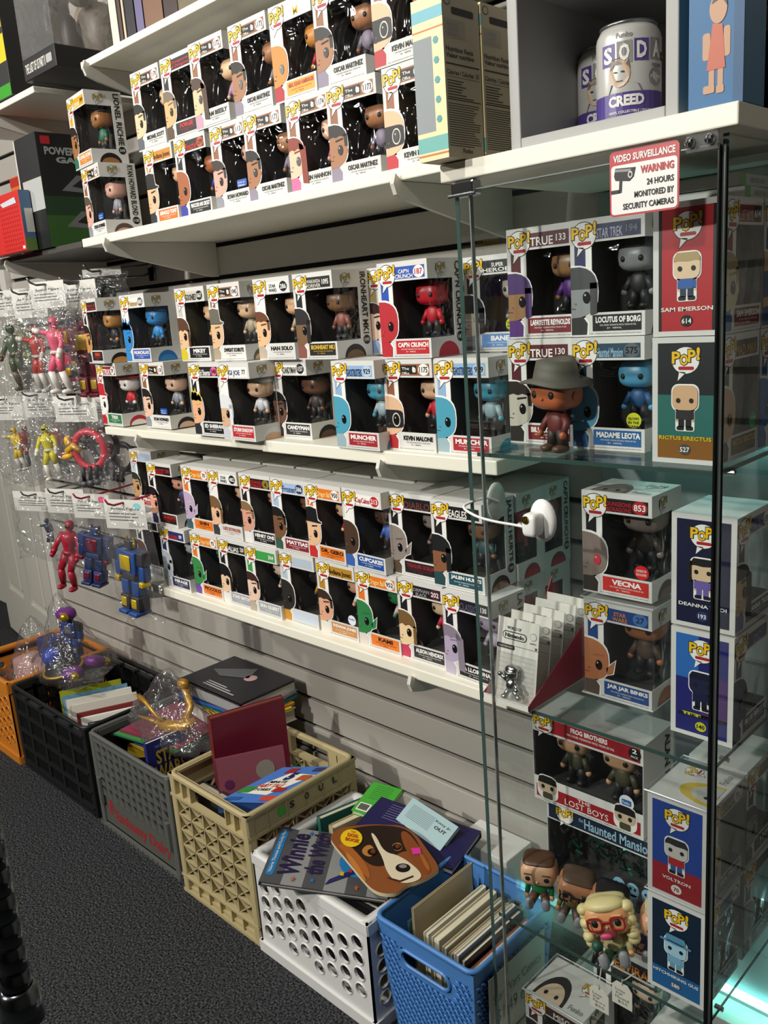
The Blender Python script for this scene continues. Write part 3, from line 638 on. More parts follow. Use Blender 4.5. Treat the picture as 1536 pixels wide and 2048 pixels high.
row(U, 1.098, 'top row of lowest shelf', 'upper row on the lowest shelf', [
    (257, .082, 0, 'window box with dark cap portrait beside the hanging bags', P(h='#b4c4dc', t='', n='', b='#b3262c', name='PIRATE', skin='#c89a6a', hair='#2c3428', st='short', body='#8a6a5a')),
    (291, -.010, 0, 'window box with long black curly hair portrait', P(h='#1b1517', t='BON SCOTT', tc='#c22a30', n='339', nb='#1b1517', nc='#c22a30', b='#1b1517', bc='#d8302a', name='BON SCOTT', skin='#eaa88c', hair='#15121a', st='long', body='#3a3560')),
    (360, .0, 0, 'window box with white-haired lilac portrait', P(DBZ, n='70', name='SHIN', skin='#c0a8c4', hair='#cfc4cc', st='ear', body='#3a5a68')),
    (413, .0, 0, 'window box with sandy fringe portrait numbered 482', P(h='#efeee9', t='STAR\nWARS', tc='#17171a', n='482', nb='#17171a', nc='#f0eee8', name='LUKE SKYWALKER', bc='#b36a5a', skin='#eaba96', hair='#7a5a38', st='fringe', body='#3a3a3e')),
    (475.7, .0, 0, 'window box with short fair hair portrait and red lettered header', P(h='#221a1c', t='STRANGER\nTHINGS', tc='#c2262e', n='4', nb='#8a7a2a', b='#171719', name='HENRY ONE', skin='#dca088', hair='#8a6a48', body='#e8e6e4')),
    (538, .0, 0, 'window box with brown bearded portrait numbered 586', P(h='#a8c0de', t='Frozen', tc='#3a5a9a', n='586', nb='#2a3a5a', nc='#f0eee8', b='#8a2430', name='MATTIAS', skin='#7a5238', hair='#191411', body='#3a5a48')),
    (607, -.002, -.04, 'window box numbered 950 with black tall hat portrait', P(DBZ, n='950', name='DR. GERO', skin='#e8bc94', hair='#141316', st='hat', body='#c8302a')),
    (681, -.004, -.05, 'window box with chocolate cake picture and heart number', P(h='#f4f2ee', t='CupCakes', tc='#b82430', n='213', nb='#c2242e', nc='#f4f2ee', b='#1f4fa0', name='CUPCAKES', skin='#4a3426', hair='#3d2a1e', st='plain', body='#3a62b0')),
    (773.5, .012, 0, 'window box with grey toothy monster portrait', P(h='#19171a', t='DIABLO', tc='#6a3a38', n='', b='#191719', bc='#8a2a2a', name='TREASURE GOBLIN', skin='#8f837c', hair='#6a5f5a', st='ear', body='#5a4a3a')),
    (859.5, .0, 0, 'window box with black header and black helmet portrait', P(h='#19191b', t='EAGLES', tc='#f0eee8', n='240', nb='', nc='#19191b', b='#1d4f5c', name='JALEN HURTS', skin='#8a5a3c', hair='#17181b', st='hood', body='#2a4a4e', spine='JALEN HURTS')),
])
# second rows seen past the end boxes (their sides and tops show)
CRN = P(h='#1f4fb0', t="CAP'N\nCRUNCH", tc='#f4f2ee', n='188', nc='#c2202a', b='#c2202a', name="CAP'N CRUNCH", skin='#b8202c', hair='#8a1c26', st='plain', body='#b8202c')
xe = fx(859.5, 1.098, U+BH)
for i, (yy, sp) in enumerate(((1.190, ''), (1.2735, "CAP'N CRUNCH"))):
    for lv, zb in ((0, ZS3), (1, U)):
        d = P(CRN, spine=sp if lv else '', D=.083)
        boxed({(0, 0): 'window box hidden behind the lilac veiled portrait box', (0, 1): 'cereal window box right behind the black helmet portrait box', (1, 0): 'window box against the wall, two behind the lilac veiled portrait', (1, 1): 'cereal window box lettered down its side, two behind the helmet box'}[(i, lv)],
              xe+.004 if lv else xe+.002, yy, zb, d, 0, group='second row boxes on the lowest shelf')
DARK = (('light brown fringe box', 'green wrinkled face box', 'round sticker box', 'gold emblem box', 'green header box', 'black bob box', 'smooth green face box'), ('toothy monster box', 'chocolate cake box', 'tall hat box', 'brown bearded box', 'red lettered fair hair box', 'sandy fringe box', 'white-haired lilac box'))
for k in range(7):
    for lv, zb in ((0, ZS3), (1, U)):
        x = xe-.122*(k+1)
        o = thing('boxed_figure', 'plain window box in the dark row behind the '+DARK[lv][k], 'toy box', (x+BW/2, 1.20+BD/2, zb), 0, 'dark second row boxes')
        m_, l_, w_ = carton_mesh(BW, BD, BH, 0); link('carton', m_, o); link('liner', l_, o); link('window', w_, o)
# ------------------------------------------------------------------ glass cabinet beside the shelves
CF, CL, CR, CT = .990, -.815, -.432, 1.528
G1, G2, G3, GB = 1.148, .752, .350, .07          # tops of the glass shelves and of the base
cab = thing('glass_cabinet', 'tall glass display cabinet with chrome clips holding boxed figures', 'display cabinet', ((CL+CR)/2, (CF+YW)/2, 0))
co = V(cab.location)
def cpart(b, name, **k):
    b.v = [tuple(V(v)-co) for v in b.v]; return b.build(name, cab, **k)
def sheet_box(x0, x1, y0, y1, z0, z1, edges):
    b = MB(); b.box(x0, x1, y0, y1, z0, z1, GLASS)
    for e in edges: b.box(*e, GEDGE)
    return b
cpart(sheet_box(CL, CL+.006, CF, YW-.002, GB, CT, [(CL-.0004, CL+.0064, CF-.0006, CF, GB, CT)]), 'side_panel')
cpart(sheet_box(CR-.006, CR, CF+.009, YW-.002, GB, CT, [(CR-.0064, CR+.0004, CF+.0084, CF+.009, GB, CT)]), 'side_panel')
XD0, XD1 = -.786, -.4385
door = sheet_box(XD0, XD1, CF-.004, CF+.002, GB+.01, CT-.012, [])
dr_o = cpart(door, 'door')
b = MB(); em = mat('#8d9694', .2, .3); ed = mat('#101413', .2)
b.box(XD0-.0018, XD0, CF-.0045, CF+.0025, GB+.01, CT-.012, em); b.box(XD1, XD1+.0018, CF-.0045, CF+.0025, GB+.01, CT-.012, ed); b.box(XD0, XD1, CF-.0045, CF+.0025, CT-.012, CT-.0105, em)
b.box(XD1+.002, XD1+.0055, CF+.002, CF+.007, GB+.01, CT-.012, mat('#8d9694', .2, .6))
b.v = [tuple(V(v)-co) for v in b.v]; b.build('polished_edge', dr_o)
for zt in (G1, G2, G3):
    b = sheet_box(CL+.008, CR-.008, CF+.012, YW-.006, zt-.006, zt, [(CL+.008, CR-.008, CF+.0112, CF+.012, zt-.006, zt), (CR-.008, CR-.0072, CF+.012, YW-.006, zt-.006, zt)])
    o = cpart(b, 'glass_shelf')
    for x in (CL+.006, CR-.018):
        for y in (CF+.06, YW-.07):
            b = MB(); b.cyl((x, y, zt-.010), (x+.012, y, zt-.010), .0038, CHROME, 8); b.v = [tuple(V(v)-co) for v in b.v]; b.build('shelf_pin', o)
b = MB(); b.bbox(CL-.008, CR+.004, CF-.004, YW-.003, .0, GB, SHELF, r=.003); cpart(b, 'plinth')
b = MB(); b.bbox(-.831, -.413, .978, YW-.002, CT+.003, CT+.027, SHELF, r=.002); cpart(b, 'top_slab')
b = MB(); b.box(CL+.006, CR-.006, YW-.006, YW-.003, 0.0, CT, mat('#9aa3a3', .35)); cpart(b, 'back_panel')
# hinge clamp (left) and bolted clip (right)
b = MB(); xa, xb = aty(910, 378, CF).x, aty(955, 378, CF).x; za, zb = aty(930, 394, CF).z, aty(930, 362, CF).z
b.bbox(xa, xb, CF-.010, CF+.010, za, zb, CHROME, r=.003); b.cyl((xa-.003, CF-.011, za+.002), (xb+.004, CF-.011, za+.002), .0022, CHROME, 8); cpart(b, 'hinge_clamp')
b = MB(); xa, xb = aty(1378, 290, CF).x, aty(1444, 270, CF).x; zc = aty(1405, 285, CF).z
b.bbox(xa, xb, CF-.009, CF-.0045, zc-.010, zc+.010, clear('clip_plate', refl=.1, milky=.25, milkcol=(.3, .3, .3)), r=.001); ck = cpart(b, 'door_clip')
for u, v in ((1388, 287), (1428, 279)):
    b = MB(); p = aty(u, v, CF); b.sell((p.x, CF-.010, p.z), (.0062, .006, .0062), CHROME, e=1, seg=12, rings=6)
    b.box(p.x-.004, p.x+.004, CF-.0165, CF-.0155, p.z-.0007, p.z+.0007, INK); b.box(p.x-.0007, p.x+.0007, CF-.0165, CF-.0155, p.z-.004, p.z+.004, INK)
    b.v = [tuple(V(v_)-co) for v_ in b.v]; b.build('bolt', ck)
# cool LED strips along the back of the cabinet
LED = emit('led_strip', (.30, .95, .88), 8)
for x, y, z, L in ((-.60, 1.345, G1-.016, .26), (-.60, 1.345, .10, .26)):
    b = MB(); b.box(x-L/2, x+L/2, y-.004, y+.008, z-.005, z+.005, LED); cpart(b, 'led_strip')
b = MB(); b.box(CR-.026, CR-.014, 1.338, 1.35, GB+.01, G3-.03, emit('led_strip2', (.55, .95, .95), 6)); cpart(b, 'led_strip')

# surveillance sticker on the door
st = thing('surveillance_sign', 'red and white video surveillance warning sticker on cabinet door', 'sign', aty(1288, 360, CF-.005))
a0 = aty(1219, 320, CF-.0055); a1 = aty(1358, 415, CF-.0055); w, h = a1.x-a0.x, .074
b = MB(); O = V((-w/2, -.0008, -h/2)); s = Sheet(b, O, (1, 0, 0), (0, 0, 1), .0003)
rd, wt = mat('#b8232e', .35), mat('#eceae6', .35)
s.rrect(0, 0, w, h, .006, rd, 0); b.build('backing', st)
b = MB(); s = Sheet(b, O, (1, 0, 0), (0, 0, 1), .0003)
s.rrect(.0022, .0022, w-.0022, h*.78, .004, wt, 1); b.build('white_field', st)
b = MB(); s = Sheet(b, O, (1, 0, 0), (0, 0, 1), .0003)
s.text('VIDEO SURVEILLANCE', w*.06, h*.825, w*.95, h*.935, wt, 2, bold=.03)
s.text('WARNING', w*.46, h*.60, w*.93, h*.72, rd, 3, bold=.035)
for i, (t, x0) in enumerate((('24 HOURS', .55), ('MONITORED BY', .37), ('SECURITY CAMERAS', .20))): s.text(t, w*x0, h*(.42-.165*i), w*.93, h*(.515-.165*i), INK, 3, bold=.025)
b.build('lettering', st)
b = MB(); s = Sheet(b, O, (1, 0, 0), (0, 0, 1), .0003)
s.poly([(w*.07, h*.62), (w*.09, h*.74), (w*.39, h*.715), (w*.36, h*.58), (w*.30, h*.52), (w*.09, h*.555)], INK, 3); s.poly([(w*.085, h*.685), (w*.095, h*.725), (w*.33, h*.70), (w*.31, h*.66)], mat('#8d8d8d', .5), 4)
s.ell(w*.315, h*.615, w*.035, h*.055, mat('#c9c7c2', .4), 5); s.ell(w*.315, h*.615, w*.018, h*.03, INK, 6)
s.poly([(w*.15, h*.54), (w*.19, h*.54), (w*.18, h*.36), (w*.14, h*.36)], INK, 3); s.rect(w*.02, h*.355, w*.15, h*.41, INK, 3)
b.build('camera_picture', st)

# white bumper lock: knob on the door, pad inside, cable between them
lk = thing('cable_lock', 'white cable lock with brass keyhole on the cabinet door', 'lock', aty(1088, 1040, CF-.004)); lo = V(lk.location)
LW = mat('#f0efec', .3)
b = MB(); RXm = Matrix.Rotation(math.radians(90), 3, 'X')
b.lathe([(.0, .0), (.021, .0), (.0215, .004), (.017, .008), (.0, .009)], (0, 0, 0), LW, 24, M=RXm, caps=False); bq = b.build('pad', lk, True); bq.scale = (1, 1, 1.45)
b = MB(); b.sell((-.006, -.018, -.003), (.012, .014, .017), LW, e=.45, e2=.5, seg=20, rings=10); b.build('lock_body', lk, True)
b = MB(); b.cyl((-.009, -.031, .006), (-.009, -.0335, .006), .0055, mat('#b8982a', .25, 1), 16); b.cyl((-.009, -.0336, .006), (-.009, -.034, .006), .0025, mat('#3a2f12', .4), 10); b.box(-.0096, -.0084, -.0342, -.0338, .002, .010, INK); b.build('keyhole', lk)
pin = atx(990, 1002, CL+.008)
b = MB(); b.lathe([(.0, .0), (.021, .0), (.0215, .004), (.017, .007), (.0, .008)], (0, 0, 0), mat('#c4cec6', .35), 24, M=Matrix.Rotation(math.radians(90), 3, 'Y'), caps=False); q = b.build('inner_pad', lk, True); q.location = pin-lo; q.scale = (1, 1, 1.4)
b = MB(); ctrl = [V((-.018, -.018, -.010)), aty(1040, 1052, CF-.02)-lo, aty(985, 1042, CF-.03)-lo, aty(948, 1030, CF-.03)-lo, aty(928, 1012, CF-.016)-lo, V((CL+.012, CF+.02, aty(940, 1000, CF).z))-lo, (pin-lo)+V((.009, -.002, .0))]
path = []
for i in range(len(ctrl)-1):
    p0, p1, p2, p3 = ctrl[max(i-1, 0)], ctrl[i], ctrl[i+1], ctrl[min(i+2, len(ctrl)-1)]
    for t in [j/6 for j in range(6)]:
        path.append(.5*((2*p1)+(p2-p0)*t+(2*p0-5*p1+4*p2-p3)*t*t+(-p0+3*p1-3*p2+p3)*t**3))
path.append(ctrl[-1]); b.tube(path, .0021, LW, 8); b.build('cable', lk, True)
b = MB(); d = (path[3]-path[0]).normalized(); b.tube([path[0]+d*(.002*i) for i in range(10)], [.0042 if i % 2 else .0035 for i in range(10)], mat('#a8a49c', .35, .6), 8); b.build('cable_ferrule', lk)

# boxes in the cabinet ---------------------------------------------------------------
CG = 'boxed figures in the glass cabinet'
TRU = dict(h='#5a1f26', t='TRUE', tc='#f0eee8', nb='', nc='#f0eee8', b='#7a2228')
Uc = G1+BH+.001
def cb(label, u, y, z, p, **k): return boxed(label, fx(u, y, z+BH), y, z, p, group=CG, **k)
cb('window box numbered 130 with dark-haired pale portrait behind the hat doll', 1014, 1.094, G1, P(TRU, n='130', name='BILL COMPTON', skin='#c8c4b4', hair='#2a1d16', body='#2c2824'))
cb('window box numbered 133 with purple headwrap portrait', 1012, 1.096, Uc, P(TRU, n='133', name='LAFAYETTE REYNOLDS', skin='#9a724c', hair='#4a2f6a', st='hood', body='#5a2f7a'))
cb('window box numbered 575 with blue glowing portrait and silver castle sticker', 1142, 1.084, G1, P(h='#24465a', t='Haunted Mansion', tc='#9ac0d8', n='575', nb='#5a666e', b='#1f5f9a', name='MADAME LEOTA', skin='#5aa8d0', hair='#3a86b8', st='plain', body='#2a5a8a', stick=('#c9cf2a', 'GLOWS\nIN THE\nDARK', 'round'), sc='#2a2a1a'))
cb('window box with grey portrait and dim blue header, numbered 194', 1139, 1.090, Uc, P(h='#2c3160', t='STAR TREK', tc='#a8aab8', n='194', nb='#22264a', nc='#6a6c80', b='#17171a', name='LOCUTUS OF BORG', skin='#8f9294', hair='#3f4244', st='hood', body='#2a2c2e'))
def side_on(label, xr, y, z, p, case=False):
    """box turned a quarter so that its window faces the cabinet's free side"""
    W, D = p.get('W', BW), p.get('D', BD)
    return boxed(label, xr, y, z, p, rz=math.pi/2, group=CG, case=case)
XS = CR-.017
side_on('turned box with red side panel and blue-shirted doll picture', -.452, 1.036, Uc, P(h='#8a2028', t='LOST BOYS', tc='#e0a8a0', n='614', nb='#17171a', nc='#f0eee8', b='#8a2028', name='SAM EMERSON', skin='#dccca4', hair='#a8966a', body='#2f5fa0', left=dict(bg='#b3222a', name='SAM EMERSON', n='614', shirt='#2f5fa8', bars=[(.085, .04, .13, .955, '#1a1517'), (.86, .04, .915, .955, '#1a1517')])))
side_on('turned box with dark teal and orange panel and bald doll picture', -.452, 1.034, G1, P(h='#1d1c1e', t='MAD MAX', tc='#c8a02a', n='', b='#4a3a1c', bc='#c8a02a', name='RICTUS ERECTUS', skin='#d0a47c', hair='#c89a70', st='plain', body='#26262a', stick=('#3fb070', 'GLOWS', 'round'), left=dict(bg='#1a1d22', bg2='#8a5a1e', split=.22, bars=[(.085, .22, .915, .55, '#2a6a62')], name='RICTUS ERECTUS', n='527', nb='#4a4a44', nc='#d8c82a', skin='#d8b088', hair='#d8b088', shirt='#2a2a2c', pants='#1d1d1f', st='bald')))
side_on('turned box with plain front behind the red panel box', -.452, 1.155, Uc, P(h='#2a3a6a', t='DC', tc='#d8d8e0', n='12', b='#2a3a6a', name='ROBIN', skin='#d8b088', hair='#2a4a8a', st='mask', body='#2a4a8a'))
side_on('turned box with blue strip behind the bald doll box', -.452, 1.153, G1, P(h='#1f4f9a', t='DC', tc='#d8d8e0', n='86', b='#8a2a3a', name='BEAST', skin='#3a6ab0', hair='#1f4f9a', st='plain', body='#1f4f9a'))
# middle glass shelf
Um = G2+BH+.006
XM = -.4405
boxed('cased window box with blue header and orange-green portrait, numbered 27', -.689, 1.098, G2+.0015, P(h='#1f4488', t='STAR\nWARS', tc='#e0862a', n='27', nb='#4a78b8', nc='#16305f', b='#1f4a8a', name='JAR JAR BINKS', skin='#b8744a', hair='#a8683e', st='ear', body='#5a4a3c', k=1.15), group=CG, case=True)
boxed('window box with red eyes portrait and round red sticker, numbered 853', -.689, 1.098, G2+.172, P(h='#1b171a', t='DUNGEONS\n&DRAGONS', tc='#b8242c', n='853', nb='#b8242c', nc='#f4f2ee', b='#c8322c', name='VECNA', skin='#84766e', hair='#6a5e58', st='plain', body='#3a322c', eye='#c83a4a', top=True, stick=('#d8262c', 'GAMESTOP\nEXCLUSIVE', 'round'), k=1.15), group=CG, case=False)
side_on('turned box with deep blue and violet panel and dark armoured doll picture', XM, 1.066, G2, P(h='#2a2a6a', t='DC', tc='#8a8ad0', n='', b='#22224a', name='BLUE BEETLE', skin='#1f2a6a', hair='#151a44', st='hood', body='#1a1f4c', left=dict(bg='#22246e', bars=[(.085, .55, .45, .955, '#2f6ab8'), (.5, .2, .915, .6, '#4a2a6a'), (.2, .20, .915, .228, '#c8c82a')], name='BLUE BEETLE', n='140', nb='#c8c82a', nbc='#1a1a1a', nc='#1a1a1a', skin='#1a1f44', hair='#10132c', shirt='#151a40', pants='#10132c')))
side_on('turned box with starry navy panel and violet-suited doll picture', XM, 1.066, G2+BH+.004, P(h='#2a2a5a', t='STAR TREK', tc='#8a8ac0', n='193', b='#3a3a5a', name='DEANNA TROI', skin='#d8b490', hair='#1a1618', st='long', body='#6a5a9a', left=dict(bg='#15183a', name='DEANNA TROI', n='193', nb='#2a3a6a', skin='#dcc09a', hair='#1a1618', shirt='#6f5fa8', pants='#6f5fa8', st='long')))
# lower glass shelf
side_on('turned box with dark blue patterned panel and hatted pale blue doll picture', -.452, 1.020, G3, P(h='#1b3a5a', t='HAUNTED', tc='#8ab0c8', n='580', b='#1b3a5a', name='GUS', skin='#9ac4dc', hair='#6aa0c0', st='hat', body='#5a8ab0', left=dict(bg='#10253a', bg2='#1f5f9a', split=.25, name='HITCHHIKING GUS', n='580', nb='#3a5a7a', skin='#a8d0e4', hair='#5a94b8', shirt='#7ab0cc', pants='#6aa0c0', st='hat')))
side_on('cased turned box with blue and red panel and robot doll picture', -.452, 1.020, G3+BH+.004, P(h='#23406a', t='ANIME', tc='#c8c02a', n='70', b='#23406a', name='VOLTRON', skin='#c4c4c0', hair='#d0b42a', st='hood', body='#b3202a', top=True, left=dict(bg='#23459a', bg2='#9c2028', split=.33, name='VOLTRON', n='70', nb='#e4e2dc', nbc='#9c2028', skin='#c8c6bf', hair='#2a2a2c', shirt='#b3262c', pants='#3a5a9a', st='short')), case=True)
side_on('turned plain window box behind the hatted blue doll box', -.452, 1.150, G3, P(h='#2a2a2c', t='', n='', b='#3a3a3c', name='GHOST', skin='#8a8a8c', hair='#3a3a3c', st='plain', body='#4a4a4c'))
side_on('turned plain window box behind the robot doll box', -.452, 1.150, G3+BH+.004, P(h='#2a2a2c', t='', n='', b='#3a3a3c', name='LION', skin='#8a8a8c', hair='#3a3a3c', st='short', body='#4a4a4c'))
# wide window boxes on the lower glass shelf ------------------------------------------
def wide_box(name, label, x, y, z, W, D, H, hcol, bcol, head_h, foot_h):
    o = thing(name, label, 'toy box', (x+W/2, y+D/2, z), 0, CG); t = .0009
    x0, x1, y0, y1 = -W/2, W/2, -D/2, D/2
    b = MB(); b.box(x0, x1, y0, y1, 0, t, CARD); b.box(x0, x1, y1-t, y1, t, H-t, CARD); b.box(x0, x0+t, y0, y1-t, t, H-t, CARD); b.box(x1-t, x1, y0, y1-t, t, H-t, CARD)
    b.box(x0, x1, y0, y1, H-t, H, CARD); b.box(x0+t, x1-t, y0, y0+t, H-head_h, H-t, CARD); b.box(x0+t, x1-t, y0, y0+t, t, foot_h, CARD); b.build('carton', o)
    b = MB(); b.box(x0+.002, x1-.002, y1-.004, y1-.002, t*2, H-.002, LINER); b.box(x0+.002, x0+.003, y0+.002, y1-.004, t*2, H-.002, LINER); b.box(x1-.003, x1-.002, y0+.002, y1-.004, t*2, H-.002, LINER)
    b.box(x0+.003, x1-.003, y0+.002, y1-.004, foot_h*.6, foot_h*.62, LINER); b.build('liner', o)
    b = MB(); b.poly([(x0+t, y0+.0006, foot_h), (x1-t, y0+.0006, foot_h), (x1-t, y0+.0006, H-head_h), (x0+t, y0+.0006, H-head_h)], PANE); b.build('window', o)
    return o, V((x0, y0, 0))
# lower wide box with glittery green backdrop
yH = 1.125; xH = -.788; WH, HH = .215, .162
o, fo = wide_box('wide_window_box', 'wide window box with gothic lettered navy header and glittering green inside', xH, yH, G3, WH, .085, HH, '#1b2c48', '#1b2c48', .034, .018)
b = MB(); s = Sheet(b, fo, (1, 0, 0), (0, 0, 1))
s.rect(.004, HH-.031, WH-.004, HH-.004, mat('#16283f', .42), 0)
s.text('the', WH*.30, HH-.017, WH*.34, HH-.009, mat('#8fb0c8', .4), 1)
s.text('Haunted Mansion', WH*.35, HH-.027, WH*.93, HH-.008, mat('#9cc0d6', .4), 1, bold=.02); b.build('header_print', o)
b = MB(); pop_logo(b, Sub(Sheet(b, fo, (1, 0, 0), (0, 0, 1), .0003), WH*.17, HH-.016, .017), pill=False); b.build('logo_print', o)
b = MB(); gm = mat('#1f7a68', .12, .8)
random.seed(3)
for i in range(150):
    c = V((random.uniform(-WH*.44, WH*.44), random.uniform(-.005, .03), random.uniform(.045, HH-.04))); d = V((random.uniform(-1, 1), random.uniform(-1, 1), random.uniform(-1, 1))).normalized()*random.uniform(.004, .010); e = d.orthogonal().normalized()*.0022
    b.poly([c-d-e, c+d-e, c+d+e, c-d+e], gm)
b.build('tinsel', o, kind='stuff')
b = MB(); s = Sheet(b, fo, (1, 0, 0), (0, 0, 1), .0004); gh, ghd = mat('#8fc0da', .4), mat('#1a3350', .4)
for cx in (.14, .165, .192): s.ell(cx, .058, .0115, .013, gh, 0); s.poly([(cx-.009, .05), (cx+.009, .05), (cx+.004, .012), (cx-.004, .012)], gh, 0); s.ell(cx-.004, .060, .002, .003, ghd, 1); s.ell(cx+.004, .060, .002, .003, ghd, 1)
b.build('ghost_prints', o, kind='stuff')
# upper wide two-pack
yF = 1.118; xF = fx(1063, yF, .695); WF, HF = .208, .165; zF = G3+HH+.001
o, fo = wide_box('wide_window_box', 'wide window box holding two capped dolls under a red header', xF, yF, zF, WF, .10, HF, '#9c2028', '#9c2028', .034, .045)
rdm = mat('#9c2028', .42); wtx = mat('#f0eee8', .42)
b = MB(); s = Sheet(b, fo, (1, 0, 0), (0, 0, 1))
s.rect(.006, HF-.030, WF-.005, HF-.005, rdm, 0); s.text('FROG BROTHERS', WF*.37, HF-.017, WF*.70, HF-.008, wtx, 1, bold=.04); s.text(FINE, WF*.33, HF-.024, WF*.76, HF-.020, wtx, 1)
s.ell(WF*.93, HF-.017, .011, .011, INK, 1); s.text('2', WF*.91, HF-.016, WF*.95, HF-.008, wtx, 2, bold=.03); s.text('PACK', WF*.90, HF-.024, WF*.96, HF-.020, wtx, 2); b.build('header_print', o)
b = MB(); pop_logo(b, Sub(Sheet(b, fo, (1, 0, 0), (0, 0, 1), .0003), WF*.11, HF-.016, .019)); b.build('logo_print', o)
b = MB(); s = Sheet(b, fo, (1, 0, 0), (0, 0, 1)); s.rect(.005, .007, WF-.005, .030, rdm, 0); s.text('THE', WF*.42, .023, WF*.54, .029, wtx, 1); s.text('LOST BOYS', WF*.30, .010, WF*.70, .021, wtx, 1, bold=.0)
s.text(SMALL, WF*.1, .002, WF*.9, .005, GREYP, 1); b.build('foot_print', o)
for cx in (.028, .176):
    b = MB(); s = Sheet(b, fo, (1, 0, 0), (0, 0, 1), .0004); U_ = .001
    s.rrect(cx-.021, .006, cx+.021, .052, .013, wtx, 0); s.rrect(cx-.019, .018, cx+.019, .050, .012, mat('#c8b49a', .42), 1)
    s.poly([(cx-.019, .036), (cx-.017, .047), (cx-.008, .0505), (cx+.008, .0505), (cx+.017, .047), (cx+.019, .036)], mat('#1c1a1a', .42), 2); s.rrect(cx-.010, .007, cx+.010, .019, .003, mat('#4a4a34', .42), 1)
    s.ell(cx-.009, .029, .0035, .004, INK, 2); s.ell(cx+.009, .029, .0035, .004, INK, 2); b.build('portrait_print', o)
b = MB(); s = Sheet(b, fo, (1, 0, 0), (0, 0, 1), .0006); s.ell(WF*.86, .058, .013, .013, mat('#e8eef4', .35), 0); s.rrect(WF*.82, .053, WF*.90, .063, .002, mat('#2a6ab0', .35), 1); s.text('Funko', WF*.83, .0555, WF*.89, .0605, wtx, 2); b.build('sticker', o)
for cx in (-.045, .045):
    t = link('toy', toy_mesh('#d0a27c', '#2c2c24', '#4a4a34', hstyle='short', k=1.18), o); t.location = (cx, -.004, .029)
b = MB(); s = Sheet(b, V((WF/2, -.05, 0)), (0, 1, 0), (0, 0, 1)); s.text('ALAN FROG', .07, HF*.2, .088, HF*.95, INK, 1, bold=.03, rot=-90); b.build('side_print', o)

# bottom of the cabinet: cased box, tall-lettered box, grey box ------------------------------
boxed('cased window box with dark-haired portrait printed on its lid', fx(1050, 1.015, GB+.14), 1.015, GB+.001, P(h='#4a2a24', t='MISC', tc='#e8e4dc', n='', b='#3a2a24', name='BUSTER', skin='#dcc4a8', hair='#26201c', body='#3a3a3e', top=True, H=.135, D=.10), group=CG, case=True)
boxed('dark headed window box with tall orange title card', -.700, 1.125, GB, P(h='#1c1517', t='ELVIRA', tc='#e08a2a', n='', b='#2a1518', name='ELVIRA', skin='#e6c8ac', hair='#141214', st='long', body='#1a1a1c', H=.21), group=CG)
ot = thing('title_card', 'dark maroon title card with orange lettering standing on a window box', 'card', (-.642, 1.135, GB+.21), 0)
b = MB(); b.box(-.052, .052, -.001, .001, 0, .034, mat('#2c1214', .45)); b.build('card', ot)
b = MB(); s = Sheet(b, V((-.052, -.001, 0)), (1, 0, 0), (0, 0, 1)); om = mat('#e08c2c', .4); s.text('ELVIRA', .008, .013, .096, .031, om, 1, bold=.06); b.build('title', ot); b = MB(); s = Sheet(b, V((-.052, -.001, 0)), (1, 0, 0), (0, 0, 1)); s.text('MISTRESS OF THE DARK', .008, .004, .096, .0095, om, 1, bold=.02); b.build('lettering', ot)
boxed('grey headed window box on the cabinet plinth, numbered 07', -.560, 1.055, GB, P(h='#55565a', t='BRONCOS', tc='#c8c8c8', n='07', nb='#55565a', b='#4a4b50', name='ELWAY', skin='#d8b490', hair='#8a6a48', body='#c86a2a'), group=CG)

